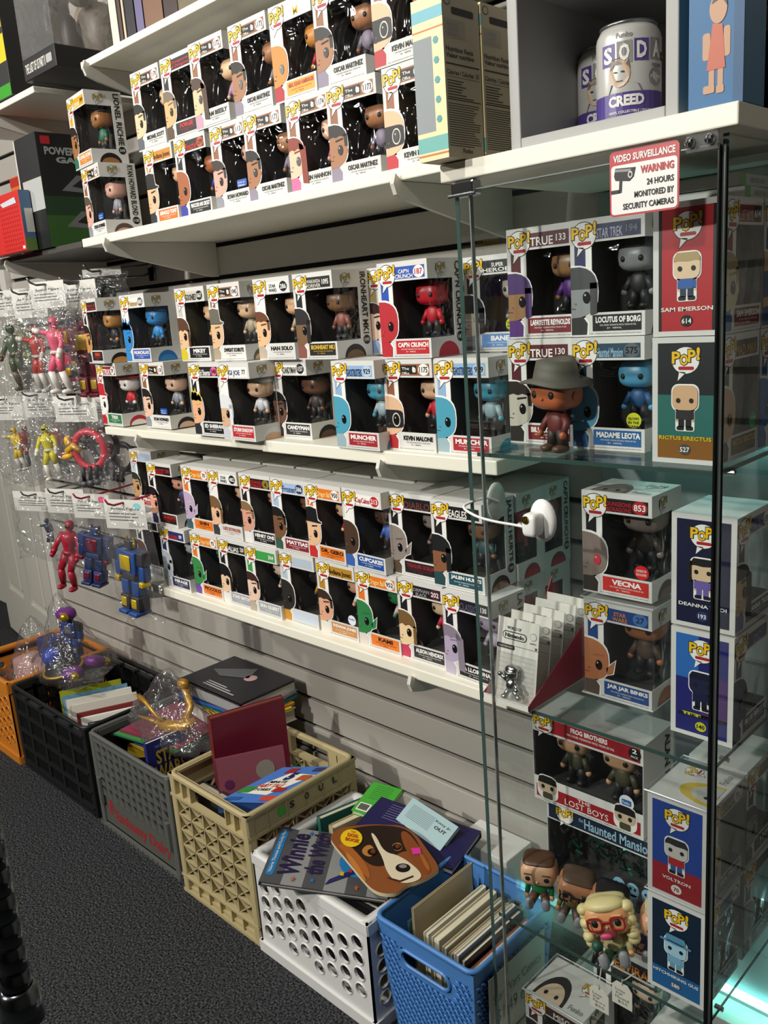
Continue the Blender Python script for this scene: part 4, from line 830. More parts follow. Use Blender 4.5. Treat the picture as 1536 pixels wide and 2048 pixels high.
# cards of silver figures on the middle glass shelf, standing in a tray --------------------
tr = thing('card_tray', 'white folded card tray with red edges holding figure cards', 'tray', (-.765, 1.09, G2))
b = MB(); tw, td = .088, .20; wm = mat('#e4e1d8', .5); rm = mat('#a8233a', .45)
b.box(-tw/2, tw/2, -td/2+.0, td/2, 0, .0012, wm); b.box(-tw/2, tw/2, -td/2, -td/2+.0012, .0012, .010, wm); b.build('tray_floor', tr)
for sx in (-1, 1):
    b = MB(); x = sx*tw/2; b.extr([(x, -td/2, 0.0012), (x, td/2, 0.0012), (x, td/2, .15), (x, td/2-.03, .10), (x, -td/2+.04, .03), (x, -td/2, .010)], (.0012*-sx, 0, 0), rm); b.build('tray_side', tr)
for i in range(5):
    y = 1.013+.034*i
    c = thing('figure_card', ['white hang card with a silver figure, frontmost of the tray', 'white hang card second in the tray, behind the frontmost', 'white hang card in the middle of the tray', 'white hang card fourth from the tray opening', 'white hang card at the back of the tray'][i], 'toy card', (-.765, y, G2+.0015), 0, 'carded silver figures', rot=(math.radians(-9), 0, 0))
    b = MB(); cw, ch = .078, .128; b.box(-cw/2, cw/2, 0, .0008, 0, ch, wm); b.build('card', c)
    b = MB(); s = Sheet(b, V((-cw/2, 0, 0)), (1, 0, 0), (0, 0, 1)); s.text('WORLD OF', .018, .110, .045, .115, INK, 1, bold=.01)
    s.rrect(.010, .094, .056, .107, .006, INK, 0); s.rrect(.0114, .0954, .0546, .1056, .005, wm, 1); s.text('Nintendo', .015, .0972, .051, .1040, INK, 2, bold=.04)
    s.ell(.068, .106, .0065, .0062, mat('#8d8d8d', .5), 0); s.ell(.068, .106, .0055, .0052, wm, 1); s.text('Jakks', .062, .094, .074, .097, INK, 1); s.rect(.0, .0845, cw, .0853, mat('#55555a', .5), 0)
    if i == 0: s.rrect(.0, .078, .034, .0845, .002, INK, 1); s.text('COLLECTIBLE FIGURE', .003, .080, .031, .083, wm, 2)
    s.rect(.072, .086, .076, .090, mat('#55555a', .5), 0); b.build('print', c)
    b = MB()
    for zz in range(9): b.box(-cw/2+.004, cw/2-.004, -.0003, 0, .010+.0075*zz, .0104+.0075*zz, mat('#9a9a96', .5))
    b.build('dot_lines', c, kind='stuff')
    b = MB(); b.extr([(-cw/2+.002, -.0005, .072), (-cw/2+.002, -.0005, .004), (-cw/2+.002, -.026, .004)], (cw-.004, 0, 0), BUBBLE); b.build('blister', c)
    if i == 0:
        b = MB(); SV = mat('#b9bbb8', .22, 1)
        b.sell((0, -.012, .044), (.012, .009, .0105), SV, e=.9, seg=14, rings=8); b.sell((0, -.010, .049), (.0125, .0095, .009), SV, e=.9, seg=14, rings=5, lo=.0)
        b.sell((.001, -.019, .047), (.011, .006, .002), SV, e=1, seg=12, rings=4); b.sell((0, -.022, .042), (.003, .003, .0028), SV, e=1, seg=8, rings=5)
        b.sell((.002, -.012, .026), (.0095, .008, .011), SV, e=.9, seg=12, rings=7)
        for p0, p1, r in (((-.006, -.012, .031), (-.019, -.014, .040), .0036), ((.010, -.012, .030), (.016, -.018, .022), .0036), ((-.003, -.012, .018), (-.008, -.015, .006), .0046), ((.006, -.012, .018), (.017, -.013, .009), .0046)):
            b.cyl(p0, p1, r, SV, 10, r*.85); b.sell(p1, (r*1.25, r*1.35, r*1.1), SV, e=1, seg=10, rings=6)
        b.build('silver_figure', c, True)

# loose big-headed dolls ----------------------------------------------------------------
def doll(name, label, loc, rz, k, skin, hair, shirt, pants, sit=True, style='short', glasses=None, tilt=(0, 0), shoes='#8d9092', extra=None, hatc=None):
    o = thing(name, label, 'doll', loc, rz, None, rot=(math.radians(tilt[0]), math.radians(tilt[1]), rz))
    S, Hm, Cm, Pm, Sh = mat(skin, .35), mat(hair, .4), mat(shirt, .5), mat(pants, .5), mat(shoes, .4)
    hz = .058 if sit else .074
    b = MB(); b.sell((0, 0, hz*k), (.0300*k, .024*k, .0215*k), S, e=.5, e2=.62, seg=24, rings=14)
    for sx in (-1, 1): b.sell((sx*.029*k, .002*k, (hz-.003)*k), (.003*k, .005*k, .006*k), S, e=1, seg=8, rings=6)
    b.sell((0, -.0245*k, (hz-.006)*k), (.0022*k, .002*k, .002*k), S, e=1, seg=8, rings=6)
    h = b.build('head', o, True)
    b = MB(); b.sell((0, .004*k, (hz+.004)*k), (.0300*k, .0238*k, .0212*k), Hm, e=.5, e2=.62, seg=24, rings=8, lo=.40)
    if style in ('side', 'long', 'curly'):
        b.sell((0, .012*k, (hz-.002)*k), (.0300*k, .0150*k, .0225*k), Hm, e=.5, e2=.6, seg=20, rings=8)
    if style == 'side': b.sell((.012*k, -.012*k, (hz+.014)*k), (.018*k, .014*k, .009*k), Hm, e=.8, seg=14, rings=6)
    if style == 'curly':
        for sx in (-1, 1):
            for i in range(6): b.sell((sx*(.029-.001*(i % 2))*k, (-.008+.004*(i % 2))*k, (hz+.014-.009*i)*k), (.009*k, .010*k, .0075*k), Hm, e=1, seg=12, rings=7)
        b.sell((0, -.006*k, (hz+.018)*k), (.028*k, .02*k, .009*k), Hm, e=.9, seg=16, rings=6)
    b.build('hair', h, True)
    for sx in (-1, 1): b = MB(); b.sell((sx*.0150*k, -.0228*k, (hz-.001)*k), (.0047*k, .0022*k, .0050*k), INK, e=1, seg=12, rings=6); b.build('eye', h, True)
    b = MB()
    for sx in (-1, 1): b = MB(); b.box(sx*.015*k-.006*k, sx*.015*k+.006*k, -.0243*k, -.0228*k, (hz+.0075)*k, (hz+.0090)*k, Hm); b.build('eyebrow', h)
    if glasses:
        b = MB(); gm_ = mat(glasses, .25)
        for sx in (-1, 1): b.tube([(sx*.0150*k+.0092*k*math.copysign(abs(math.cos(t))**.6, math.cos(t)), -.0268*k, (hz-.0005)*k+.0082*k*math.copysign(abs(math.sin(t))**.6, math.sin(t))) for t in [2*math.pi*i/18 for i in range(18)]], .0015*k, gm_, 6, closed=True); b.cyl((sx*.024*k, -.0265*k, (hz+.003)*k), (sx*.0295*k, -.004*k, (hz+.002)*k), .0012*k, gm_, 6)
        b.cyl((-.006*k, -.0270*k, (hz+.002)*k), (.006*k, -.0270*k, (hz+.002)*k), .0015*k, gm_, 6); b.build('glasses', h)
    if hatc:
        hm_ = mat(hatc, .6); b = MB(); b.lathe([(.0, .0), (.045, .001), (.046, .003), (.0295, .0045), (.0270, .016), (.0240, .0275), (.014, .0255), (.0, .022)], (0, 0, 0), hm_, 28, M=Matrix.Scale(k, 3), caps=False)
        b.v = [(v[0]*1.05, v[1]*.95, v[2]+.003*k*math.cos(v[0]/(.044*k)*math.pi)) for v in b.v]; q = b.build('hat', h, True); q.location = (0, 0, (hz+.0125)*k); q.rotation_euler = (.05, .06, 0)
    bz = .024 if sit else .036
    b = MB(); b.sell((0, .001*k, bz*k), (.0145*k, .0105*k, .0150*k), Cm, e=.8, seg=16, rings=9); b.build('torso', o, True)
    for sx in (-1, 1):
        b = MB(); b.tube([(sx*.012*k, .001*k, (bz+.010)*k), (sx*.019*k, -.002*k, (bz)*k), (sx*.0205*k, -.008*k, (bz-.010)*k)], [.0052*k, .0050*k, .0042*k], Cm, 10); b.build('arm', o, True)
        b = MB(); b.sell((sx*.0207*k, -.010*k, (bz-.0135)*k), (.0044*k, .0046*k, .0050*k), S, e=.9, seg=10, rings=6); b.build('hand', o, True)
        b = MB()
        if sit:
            b.tube([(sx*.007*k, -.001*k, .010*k), (sx*.010*k, -.014*k, .010*k), (sx*.0125*k, -.024*k, .0085*k)], [.0078*k, .0074*k, .0066*k], Pm, 10)
        else: b.tube([(sx*.0068*k, 0, .028*k), (sx*.009*k, 0, .016*k), (sx*.0105*k, 0, .006*k)], [.0078*k, .0072*k, .0066*k], Pm, 10)
        b.build('leg', o, True)
        b = MB()
        if sit: b.sell((sx*.0135*k, -.029*k, .0115*k), (.0072*k, .0050*k, .0112*k), Sh, e=.8, seg=12, rings=7)
        else: b.sell((sx*.011*k, -.005*k, .0045*k), (.0078*k, .0125*k, .0050*k), Sh, e=.8, seg=12, rings=7)
        b.build('shoe', o, True)
    return o
doll('vinyl_doll', 'orange-faced doll in grey brimmed hat standing on top glass shelf', (-.700, 1.055, G1), -.25, 1.15, '#b5623c', '#3a2a22', '#6a2f2c', '#2f2622', sit=False, hatc='#5d5a50', shoes='#5a4332')
DK = 1.04
def at3(u, v): p = atz(u, v, G3); return (p.x, p.y, G3)
doll('vinyl_doll', 'sitting doll in green shirt with short brown hair', (-.774, 1.078, G3), .45, DK, '#e0b08a', '#5a3d2a', '#1f8a4c', '#6a4436', tilt=(6, 0))
doll('vinyl_doll', 'sitting doll with black glasses and brown striped top', (-.716, 1.082, G3), .50, DK, '#b07a58', '#5a4636', '#7a6a24', '#5a463c', style='short', glasses='#141416', tilt=(12, 12))
doll('vinyl_doll', 'sitting doll with side-swept black hair and grey trousers', (-.657, 1.084, G3), .45, DK, '#a87456', '#1c191b', '#a8685c', '#3a3a3c', style='side', tilt=(12, 14))
do = doll('vinyl_doll', 'leaning doll with blond curls and red glasses', (-.596, 1.030, G3+.004), .50, DK*1.12, '#e8a870', '#e6d69a', '#d8c890', '#3a5a48', style='curly', glasses='#a8242c', tilt=(-14, -14))
b = MB(); b.sell((0, -.0262*DK, .048*DK), (.0125*DK, .0025*DK, .0085*DK), mat('#8a3a2c', .5), e=.9, seg=16, rings=8); b.sell((-.004, -.0285*DK, .046*DK), (.010*DK, .004*DK, .005*DK), mat('#d8487a', .4), e=1, seg=12, rings=6); b.build('mouth', do, True)
b = MB(); b.sell((-.020, -.034*DK, .036*DK), (.0085*DK, .0085*DK, .0085*DK), mat('#1f4a38', .5), e=1, seg=14, rings=8); b.cyl((-.022, -.036*DK, .031*DK), (-.032, -.030*DK, .012*DK), .004*DK, INK, 8); b.build('microphone', do, True)
doll('vinyl_doll', 'sitting doll in purple trousers half behind the turned boxes', (-.566, 1.090, G3), .5, DK, '#e0a888', '#c8b48a', '#4a3a6a', '#5a2f9a', tilt=(10, 8))
# price tags hanging over the shelf edge
for i, (u, v, t1, t2) in enumerate(((1198, 1998, 'Loose POP', '$55'), (1244, 1990, 'Loose POP Heard', '$55'))):
    p = aty(u, v, CF+.008); w, h = .034, .042
    o = thing('price_tag', ['handwritten white price tag hung from the curly-haired doll', 'handwritten white price tag hung from the purple-trousered doll'][i], 'price tag', p, 0, 'price tags on strings')
    b = MB(); b.extr([(-w/2, 0, -h/2), (w/2, 0, -h/2), (w/2, 0, h*.28), (w*.28, 0, h/2), (-w*.28, 0, h/2), (-w/2, 0, h*.28)], (0, .0006, 0), mat('#e0dccf', .6)); b.build('tag', o)
    b = MB(); s = Sheet(b, V((-w/2, 0, -h/2)), (1, 0, 0), (0, 0, 1)); pen = mat('#55565c', .5)
    s.text('Loose', .006, h*.62, .022, h*.74, pen, 1, bold=-.01); s.text('POP!' if i else 'POP', .007, h*.46, .018, h*.57, pen, 1, bold=-.01); s.text('Hound' if i else 'figure', .006, h*.30, .028, h*.42, pen, 1, bold=-.01); s.text('$55', .010, h*.12, .026, h*.24, pen, 1, bold=-.01)
    b.build('handwriting', o)
    top = V((0, .006, G3+.010-p.z)); b = MB(); b.tube([(0, 0, h*.42), (.002, -.003, .03), (.004, .002, G3-p.z+.001), (.010, .02, G3-p.z+.004)], .0009, mat('#e6e4de', .6), 5); b.build('string', o)
# ------------------------------------------------------------------ crates on the floor
def framed(origin, ex, up, n):
    """matrix taking panel space (x along, y outward depth, z up) to crate space"""
    ex, up, n = V(ex), V(up), V(n); M = Matrix(((ex.x, -n.x, up.x, origin[0]), (ex.y, -n.y, up.y, origin[1]), (ex.z, -n.z, up.z, origin[2]), (0, 0, 0, 1))); return M
def crate(name, label, x0, x1, y0, y1, H, panel, m, rim=.012, group=None, rimr=.004):
    o = thing(name, label, 'crate', ((x0+x1)/2, (y0+y1)/2, 0), 0, group); W, D = x1-x0, y1-y0
    sides = ((( -W/2, -D/2, 0), (1, 0, 0), (0, -1, 0), W, 'front'), ((W/2, D/2, 0), (-1, 0, 0), (0, 1, 0), W, 'back'), ((W/2, -D/2, 0), (0, 1, 0), (1, 0, 0), D, 'right'), ((-W/2, D/2, 0), (0, -1, 0), (-1, 0, 0), D, 'left'))
    for O, ex, n, L, nm in sides:
        b = MB(); panel(b, L, H, nm); b.build('side_panel', o, M=framed(O, ex, (0, 0, 1), n))
    b = MB(); t = .004; b.box(-W/2+t, W/2-t, -D/2+t, D/2-t, .012, .016, m); b.build('floor_panel', o)
    # rounded rim
    b = MB(); r = .022; pts = []
    for cx, cy, a in ((W/2-r, -D/2+r, -90), (W/2-r, D/2-r, 0), (-W/2+r, D/2-r, 90), (-W/2+r, -D/2+r, 180)):
        pts += [V((cx+r*math.cos(math.radians(a+18*i)), cy+r*math.sin(math.radians(a+18*i)), 0)) for i in range(6)]
    k = len(pts); prof = ((0, H-rim), (.003, H-rim*.5), (.002, H), (-.004, H+.001), (-rim*.7, H-.002), (-rim*.7, H-rim))
    vs = []
    for i, p in enumerate(pts):
        d = (pts[(i+1) % k]-pts[i-1]).normalized(); nn = V((d.y, -d.x, 0))
        vs += [p+nn*a+V((0, 0, z)) for a, z in prof]
    q = len(prof); b.add(vs, [(i*q+j, ((i+1) % k)*q+j, ((i+1) % k)*q+(j+1) % q, i*q+(j+1) % q) for i in range(k) for j in range(q)], m); b.build('rim', o, True)
    return o, W, D
BLKC = mat('#1a1b1c', .42)
# panel styles ---------------------------------------------------------------------
def hole_panel(m, cols, rows, rad, z0, zt, thick=.004, slot=None, stag=True, xpad=.012, flare=.0):
    def f(b, L, H, nm):
        n = max(2, round(cols*L/.36)); cw = (L-2*xpad)/n; ch = (zt-z0)/(rows+.5)
        t = thick; b.box(0, xpad, -t*0, t, 0, H, m); b.box(L-xpad, L, 0, t, 0, H, m); b.box(xpad, L-xpad, 0, t, 0, z0, m); b.box(xpad, L-xpad, 0, t, zt, H-.004, m)
        b.box(-.003, L+.003, -.006, t, 0, z0*.55, m); b.box(-.001, L+.001, -.003, t, zt+.012, H-.004, m)
        S = 16
        for i in range(n):
            xa = xpad+cw*i; off = (ch*.5 if (i % 2 and stag) else 0)
            if stag: 
                zlo, zhi = z0, z0+ch*.5
                if i % 2: b.box(xa, xa+cw, 0, t, z0, z0+ch*.5, m)
                else: b.box(xa, xa+cw, 0, t, zt-ch*.5, zt, m)
            for j in range(rows):
                za = z0+off+ch*j; c = V((xa+cw/2, 0, za+ch/2))
                sq = []
                for q in range(S):
                    a = 2*math.pi*q/S+math.pi/4; cx, cz = math.cos(a), math.sin(a); s_ = 1/max(abs(cx), abs(cz)); sq.append((cx*s_*cw/2, cz*s_*ch/2))
                ci = [(rad*math.cos(2*math.pi*q/S+math.pi/4), rad*math.sin(2*math.pi*q/S+math.pi/4)) for q in range(S)]
                lip = [(u_*1.16, v_*1.16) for u_, v_ in ci]
                vs = [c+V((x, 0, z)) for x, z in sq]+[c+V((x, 0, z)) for x, z in lip]+[c+V((x, -.0022, z)) for x, z in ci]+[c+V((x, t, z)) for x, z in ci]+[c+V((x, t, z)) for x, z in sq]
                fs = [(q+k*S, (q+1) % S+k*S, (q+1) % S+(k+1)*S, q+(k+1)*S) for k in range(4) for q in range(S)]
                b.add(vs, fs, m)
    return f
def xcell_panel(m, cols, rows, z0, zt, d=.014):
    def f(b, L, H, nm):
        t = .003; n = cols; xp = .020; cw = (L-2*xp)/n; ch = (zt-z0)/rows
        for x in (0, L-xp): b.bbox(x, x+xp, -.002, d, 0, H-.003, m, r=.003)
        for i in range(n+1): b.box(xp+cw*i-t/2, xp+cw*i+t/2, 0, d, z0, zt, m)
        for j in range(rows+1): b.box(xp, L-xp, 0, d, z0+ch*j-t/2, z0+ch*j+t/2, m)
        for i in range(n):
            for j in range(rows):
                xa, za = xp+cw*i, z0+ch*j
                for s_ in (0, 1):
                    p0 = V((xa, d*.1, za+(ch if s_ else 0))); p1 = V((xa+cw, d*.1, za+(0 if s_ else ch))); e = (p1-p0).normalized(); w = V((-e.z, 0, e.x))*.0014
                    b.extr([p0-w, p1-w, p1+w, p0+w], (0, d*.7, 0), m)
        # bottom rail with ribs, top rail with windows
        b.box(-.002, L+.002, -.003, d, 0, .008, m); b.box(-.002, L+.002, -.003, d, z0-.008, z0-.002, m)
        for i in range(7): x = xp+(L-2*xp)*i/6; b.box(x-.0015, x+.0015, 0, d, .008, z0-.008, m)
        b.box(xp, L-xp, d-.003, d, .008, z0-.008, m)
        b.box(-.002, L+.002, -.003, d, zt+.002, zt+.009, m); hz0, hz1 = zt+.009, H-.010
        if nm in ('front', 'back'):
            for a0, a1 in ((xp, L*.27), (L*.73, L-xp)): b.box(a0, a1, d-.003, d, hz0, hz1, m)
            for x in (L*.16, L*.27, L*.73, L*.84): b.box(x-.0015, x+.0015, 0, d, hz0, hz1, m)
        else: b.box(xp, L-xp, 0, .004, hz0, hz1, m); [b.box(L*k/6-.0015, L*k/6+.0015, -.002, 0, hz0, hz1, m) for k in range(1, 6)]
        b.box(-.002, L+.002, -.003, d, H-.010, H-.003, m)
    return f
def tri_panel(m, m2, z0, zt):
    def f(b, L, H, nm):
        d = .012; xp = .022; n = 11; rows = 6; cw = (L-2*xp)/n; ch = (zt-z0)/rows
        for x in (0, L-xp): b.bbox(x, x+xp, -.001, d, 0, H-.004, m, r=.003)
        b.box(xp, L-xp, .004, .008, .010, z0, m2); b.box(-.002, L+.002, -.004, d, 0, .010, m); b.box(xp, L-xp, 0, d, z0-.003, z0, m); b.box(xp, L-xp, 0, d, zt, H-.008, m)
        for i in range(int(n*1.5)): b.box(-.001+L*i/(n*1.5), .001+L*i/(n*1.5)+.004, -.006, -.004, 0, .008, m)
        for x in (xp+.004, L-xp-.004): b.cyl((x, -.002, z0-.03), (x, -.002, z0+.05), .008, m, 8)
        for i in range(n):
            for j in range(rows):
                xa, za = xp+cw*i, z0+ch*j
                # solid lower triangle standing proud, upper opening's shade painted as a black sheet
                b.extr([(xa, .0, za), (xa+cw, .0, za), (xa, .0, za+ch)], (0, .003, 0), m)
                b.extr([(xa+cw-.0022, 0, za), (xa+cw, 0, za), (xa+.0022, 0, za+ch), (xa, 0, za+ch)], (0, .0035, 0), m)
                b.box(xa, xa+.0018, -.001, .0035, za, za+ch, m); b.poly([(xa, .0045, za), (xa+cw, .0045, za), (xa+cw, .0045, za+ch), (xa, .0045, za+ch)], BLKC)
    return f
def rib_panel(m):
    def f(b, L, H, nm):
        d = .012; xp = .020
        for x in (0, L-xp): b.bbox(x, x+xp, -.001, d, 0, H-.004, m, r=.003)
        for z in (.006, .022, .075, .135, .195, H-.035): b.box(xp*.5, L-xp*.5, -.004, d, z, z+.008, m)
        n = int(L/.011)
        for i in range(n): x = xp+(L-2*xp)*(i+.5)/n; b.box(x-.0022, x+.0022, .004, .009, .012, H-.03, m)
        for k in range(1, 5): x = L*k/5; b.box(x-.007, x+.007, 0, d, .01, H-.02, m)
        if nm in ('left', 'right'):
            b.box(xp, L*.3, 0, d, H-.075, H-.006, m); b.box(L*.7, L-xp, 0, d, H-.075, H-.006, m)
    return f
TANC, GRYC, BLKC, ORGC, WHTC = mat('#b5a67c', .5, var=.06, bscale=25), mat('#5c5d5a', .5), mat('#1a1b1c', .42), mat('#c87a24', .45), mat('#dcdcda', .4)
tan, TW, TD = crate('milk_crate', 'tan dairy crate with X-braced cells and SOUL lettering', -1.732, -1.424, .922, 1.245, .326, xcell_panel(TANC, 5, 5, .052, .262), TANC, rim=.014)
b = MB(); s = Sheet(b, V((TW/2+.0005, -TD/2, 0)), (0, 1, 0), (0, 0, 1), .0008)
for i, ch in enumerate('SOUL'): s.text(ch, TD*(.36+.135*i), .288, TD*(.36+.135*i)+.014, .305, INK, 1, bold=.03)
b.build('lettering', tan)
for O, ex, x in (((-TW/2, -TD/2, 0), (1, 0, 0), .036), ((-TW/2, -TD/2, 0), (1, 0, 0), TW-.06), ((TW/2, -TD/2, 0), (0, 1, 0), TD*.26)):
    b = MB(); s = Sheet(b, V(O), ex, (0, 0, 1), .0006 if ex[1] else -.0056); s.rrect(x, .284, x+.020, .304, .003, mat('#3fc23a', .5), 1); b.build('green_sticker', tan)
gry, GW, GD = crate('milk_crate', 'grey dairy crate with triangle lattice and red lettering', -2.175, -1.770, .935, 1.245, .288, tri_panel(GRYC, mat('#55564f', .55), .105, .262), GRYC, rim=.012)
b = MB(); s = Sheet(b, V((-GW/2, -GD/2+.004, 0)), (1, 0, 0), (0, 0, 1), .0003); rl = mat('#9c2a30', .5)
s.text('Embassy Dairy', GW*.20, .030, GW*.90, .074, rl, 1, bold=.03); b.build('lettering', gry); b = MB(); s = Sheet(b, V((-GW/2, -GD/2+.004, 0)), (1, 0, 0), (0, 0, 1), .0003); s.poly([(GW*.12, .05), (GW*.15, .045), (GW*.155, .08), (GW*.18, .055), (GW*.19, .062), (GW*.16, .095), (GW*.13, .092)], rl, 1); b.build('leaf_mark', gry)
blk, KW, KD = crate('milk_crate', 'black ribbed plastic crate with slotted sides', -2.695, -2.205, .935, 1.275, .285, rib_panel(BLKC), BLKC, rim=.012)
org, OW, OD = crate('milk_crate', 'orange plastic crate with round holes', -3.07, -2.715, .930, 1.285, .285, hole_panel(ORGC, 8, 5, .013, .045, .235), ORGC, rim=.020)
wht, WW, WD = crate('milk_crate', 'white plastic crate with round holes full of books', -1.416, -1.060, .921, 1.225, .246, hole_panel(WHTC, 8, 4, .0145, .045, .208), WHTC, rim=.026)
# blue woven-look basket -----------------------------------------------------------
BLU = mat('#4d84c6', .42); BLD = mat('#2a548f', .45)
bk = thing('plastic_basket', 'blue plastic basket with moulded weave and slot handle', 'basket', (-.941, 1.066, 0)); HB = .252
def rect_at(z):
    k = z/HB; return (.098+.020*k, .104+.018*k)
def bpt(side, s_, z, off=0):
    a, c = rect_at(z)
    return {'front': V((a*s_, -c-off, z)), 'back': V((-a*s_, c+off, z)), 'right': V((a+off, c*s_, z)), 'left': V((-a-off, -c*s_, z))}[side]
for side in ('front', 'back', 'right', 'left'):
    b = MB(); has = side in ('front', 'back')
    sx0, sx1, hz0, hz1 = -.52, .52, .176, .212
    N = 24
    cols = [-1+2*i/N for i in range(N+1)]; rws = [0, .02, .20, .225, .245, HB-.006]
    def quad(s0, s1, z0, z1):
        for off, flip in ((0, 0), (-.003, 1)):
            p = [bpt(side, s0, z0, off), bpt(side, s1, z0, off), bpt(side, s1, z1, off), bpt(side, s0, z1, off)]; b.poly(p if not flip else p[::-1], BLU)
    if not has: quad(-1, 1, 0, HB-.004)
    else:
        quad(-1, 1, 0, hz0); quad(-1, 1, hz1, HB-.004); quad(-1, sx0, hz0, hz1); quad(sx1, 1, hz0, hz1)
        hw = .112; rp = (hz1-hz0)/2; pts = []
        for k in range(24):
            a = 2*math.pi*k/24; cx = sx1-.16 if math.cos(a) > 0 else sx0+.16; pts.append(bpt(side, cx+.16*math.cos(a), (hz0+hz1)/2+rp*math.sin(a), .001))
        b.tube(pts, .0035, BLU, 6, closed=True)
    b.build('side_panel', bk)
    # moulded interlocking links
    b = MB(); rows_, cols_ = 15, (15 if has else 16)
    for j in range(rows_):
        z = .014+j*.0142
        for i in range(cols_):
            s_ = -.93+1.86*(i+.5)/cols_+(.03 if j % 2 else -.03)
            if has and hz0-.012 < z < hz1+.008 and sx0-.09 < s_ < sx1+.09: continue
            d_ = 1.86/cols_*.5
            pts = [bpt(side, s_-d_*.95, z+.0035, .0014), bpt(side, s_-d_*.2, z+.0040, .0026), bpt(side, s_+d_*.35, z-.0035, .0026), bpt(side, s_+d_*1.0, z-.0030, .0014)]
            b.tube(pts, [.0016, .0021, .0021, .0016], BLU, 5)
            q0, q1 = bpt(side, s_+d_*.15, z+.0015, .0004), bpt(side, s_+d_*.75, z+.0052, .0004); e = V((0, 0, .0020)); b.poly([q0-e, q1-e, q1+e, q0+e], BLD)
    b.build('weave', bk, True, kind='stuff')
b = MB(); a, c = rect_at(HB); r = .018; pts = []
for cx, cy, an in ((a-r, -c+r, -90), (a-r, c-r, 0), (-a+r, c-r, 90), (-a+r, -c+r, 180)): pts += [(cx+r*math.cos(math.radians(an+18*i)), cy+r*math.sin(math.radians(an+18*i)), HB) for i in range(6)]
b.tube(pts, .005, BLU, 8, closed=True); b.build('rim', bk, True)
b = MB(); a, c = rect_at(0); b.box(-a, a, -c, c, 0.0, .004, BLD); b.build('floor_panel', bk)
# handwritten paper sign taped to the basket's side
sg = thing('paper_sign', 'handwritten paper sign taped on the side of the blue basket', 'sign', (-.8195, 1.062, .150), 0, None, rot=(0, math.radians(1), 0))
b = MB(); b.box(0, .0006, -.085, .085, -.075, .07, mat('#cfccc2', .6)); b.build('paper', sg)
b = MB(); s = Sheet(b, V((.0007, -.085, -.075)), (0, 1, 0), (0, 0, 1)); pen = mat('#5a5c60', .5); s.text('Star Wars Comics', .012, .085, .155, .105, pen, 1, bold=-.01); s.text('$1.49 each', .02, .035, .14, .068, pen, 1, bold=-.005); b.build('handwriting', sg)

# ------------------------------------------------------------------ books
def book(name, label, cat, corners, t, cover, page='#d9d0b8', prints=None, spine=0, group=None):
    """corners: four 3-D corners of the upper face (bl, br, tr, tl); the book is t thick below it"""
    c = [V(p) for p in corners]; n = (c[1]-c[0]).cross(c[3]-c[0]).normalized()
    ctr = sum(c, V())/4-n*t; o = thing(name, label, cat, ctr, 0, group); c = [p-ctr for p in c]; cm = mat(cover, .38)
    ct = min(.0022, t*.2)
    b = MB(); b.extr(c, -n*ct, cm); b.extr([p-n*(t-ct) for p in c], -n*ct, cm)
    e = [(0, 1), (1, 2), (2, 3), (3, 0)][spine]; b.extr([c[e[0]], c[e[1]], c[e[1]]-n*t, c[e[0]]-n*t], ((c[(e[1]+1) % 4]-c[e[1]]).normalized())*.002, cm); b.build('cover', o)
    g = sum(c, V())/4; ins = [g+(p-g)*.97-n*ct for p in c]
    b = MB(); b.extr(ins, -n*(t-2*ct), mat(page, .7, var=.12, bscale=300)); b.build('pages', o)
    if prints: b = MB(); q = Quad(b, *c); prints(q); b.build('cover_print', o)
    return o
def rectfix(bl, br, tl):
    bl, br, tl = V(bl), V(br), V(tl); ex = br-bl; d = tl-bl; d = d-ex*(d.dot(ex)/ex.dot(ex)); return [bl, br, br+d, bl+d]
def pl(pts, P0, n): return [atpl(u, v, P0, n) for u, v in pts]
def stand(name, label, cat, x, y, z, w, t, h, rz, cover, page='#d9d0b8', lean=0, prints=None, group=None):
    """upright book, its front cover facing -y before the turn rz; lean tips the top backwards"""
    M = Matrix.Translation((x, y, z)) @ Matrix.Rotation(rz, 4, 'Z') @ Matrix.Rotation(-lean, 4, 'X')
    return book(name, label, cat, [M @ V(p) for p in ((-w/2, 0, 0), (w/2, 0, 0), (w/2, 0, h), (-w/2, 0, h))], t, cover, page, prints, 3, group)
IVORY = mat('#f0ece0', .45)
# tan crate
ym = 1.15
xa = aty(436, 1440, ym); xb_ = aty(572, 1394, ym)
stand('picture_book', 'large plain maroon book standing in the tan crate', 'book', -1.652, 1.110, .145, .195, .014, .296, math.radians(74), '#7c1f38', prints=lambda q: [q.rect(0, 0, .018, 1, mat('#b8562c', .5), 0), q.rect(0, .988, 1, 1, mat('#b8562c', .5), 0)])
def alice(q):
    q.text('ALICE', .16, .20, .42, .74, mat('#c8963a', .45), 1, bold=.01, rot=-90) if False else None
    q.text('ALICE', .12, .52, .46, .62, mat('#c8963a', .45), 1, bold=.005); q.text('in WONDERLAND', .12, .44, .55, .485, mat('#c8963a', .45), 1)
    q.ell(.16, .72, .07, .05, mat('#5a2450', .45), 1); q.poly([(.45, .62), (.62, .70), (.66, .55), (.58, .42), (.48, .46)], mat('#b87a5c', .5), 1); q.ell(.70, .80, .14, .10, mat('#8a8478', .5), 1); q.poly([(.70, .45), (.95, .50), (.9, .62), (.72, .6)], mat('#c85a24', .5), 1); q.poly([(.55, .50), (.66, .53), (.62, .58)], mat('#e0c82a', .5), 2); q.ell(.66, .46, .06, .05, mat('#d8988a', .5), 2)
pz = aty(450, 1490, 1.06)
stand('picture_book', 'dusty pink fairy-tale book with gold title leaning in the tan crate', 'book', -1.560, 1.045, .125, .165, .010, .235, math.radians(62), '#8a4a58', lean=.18, prints=alice)
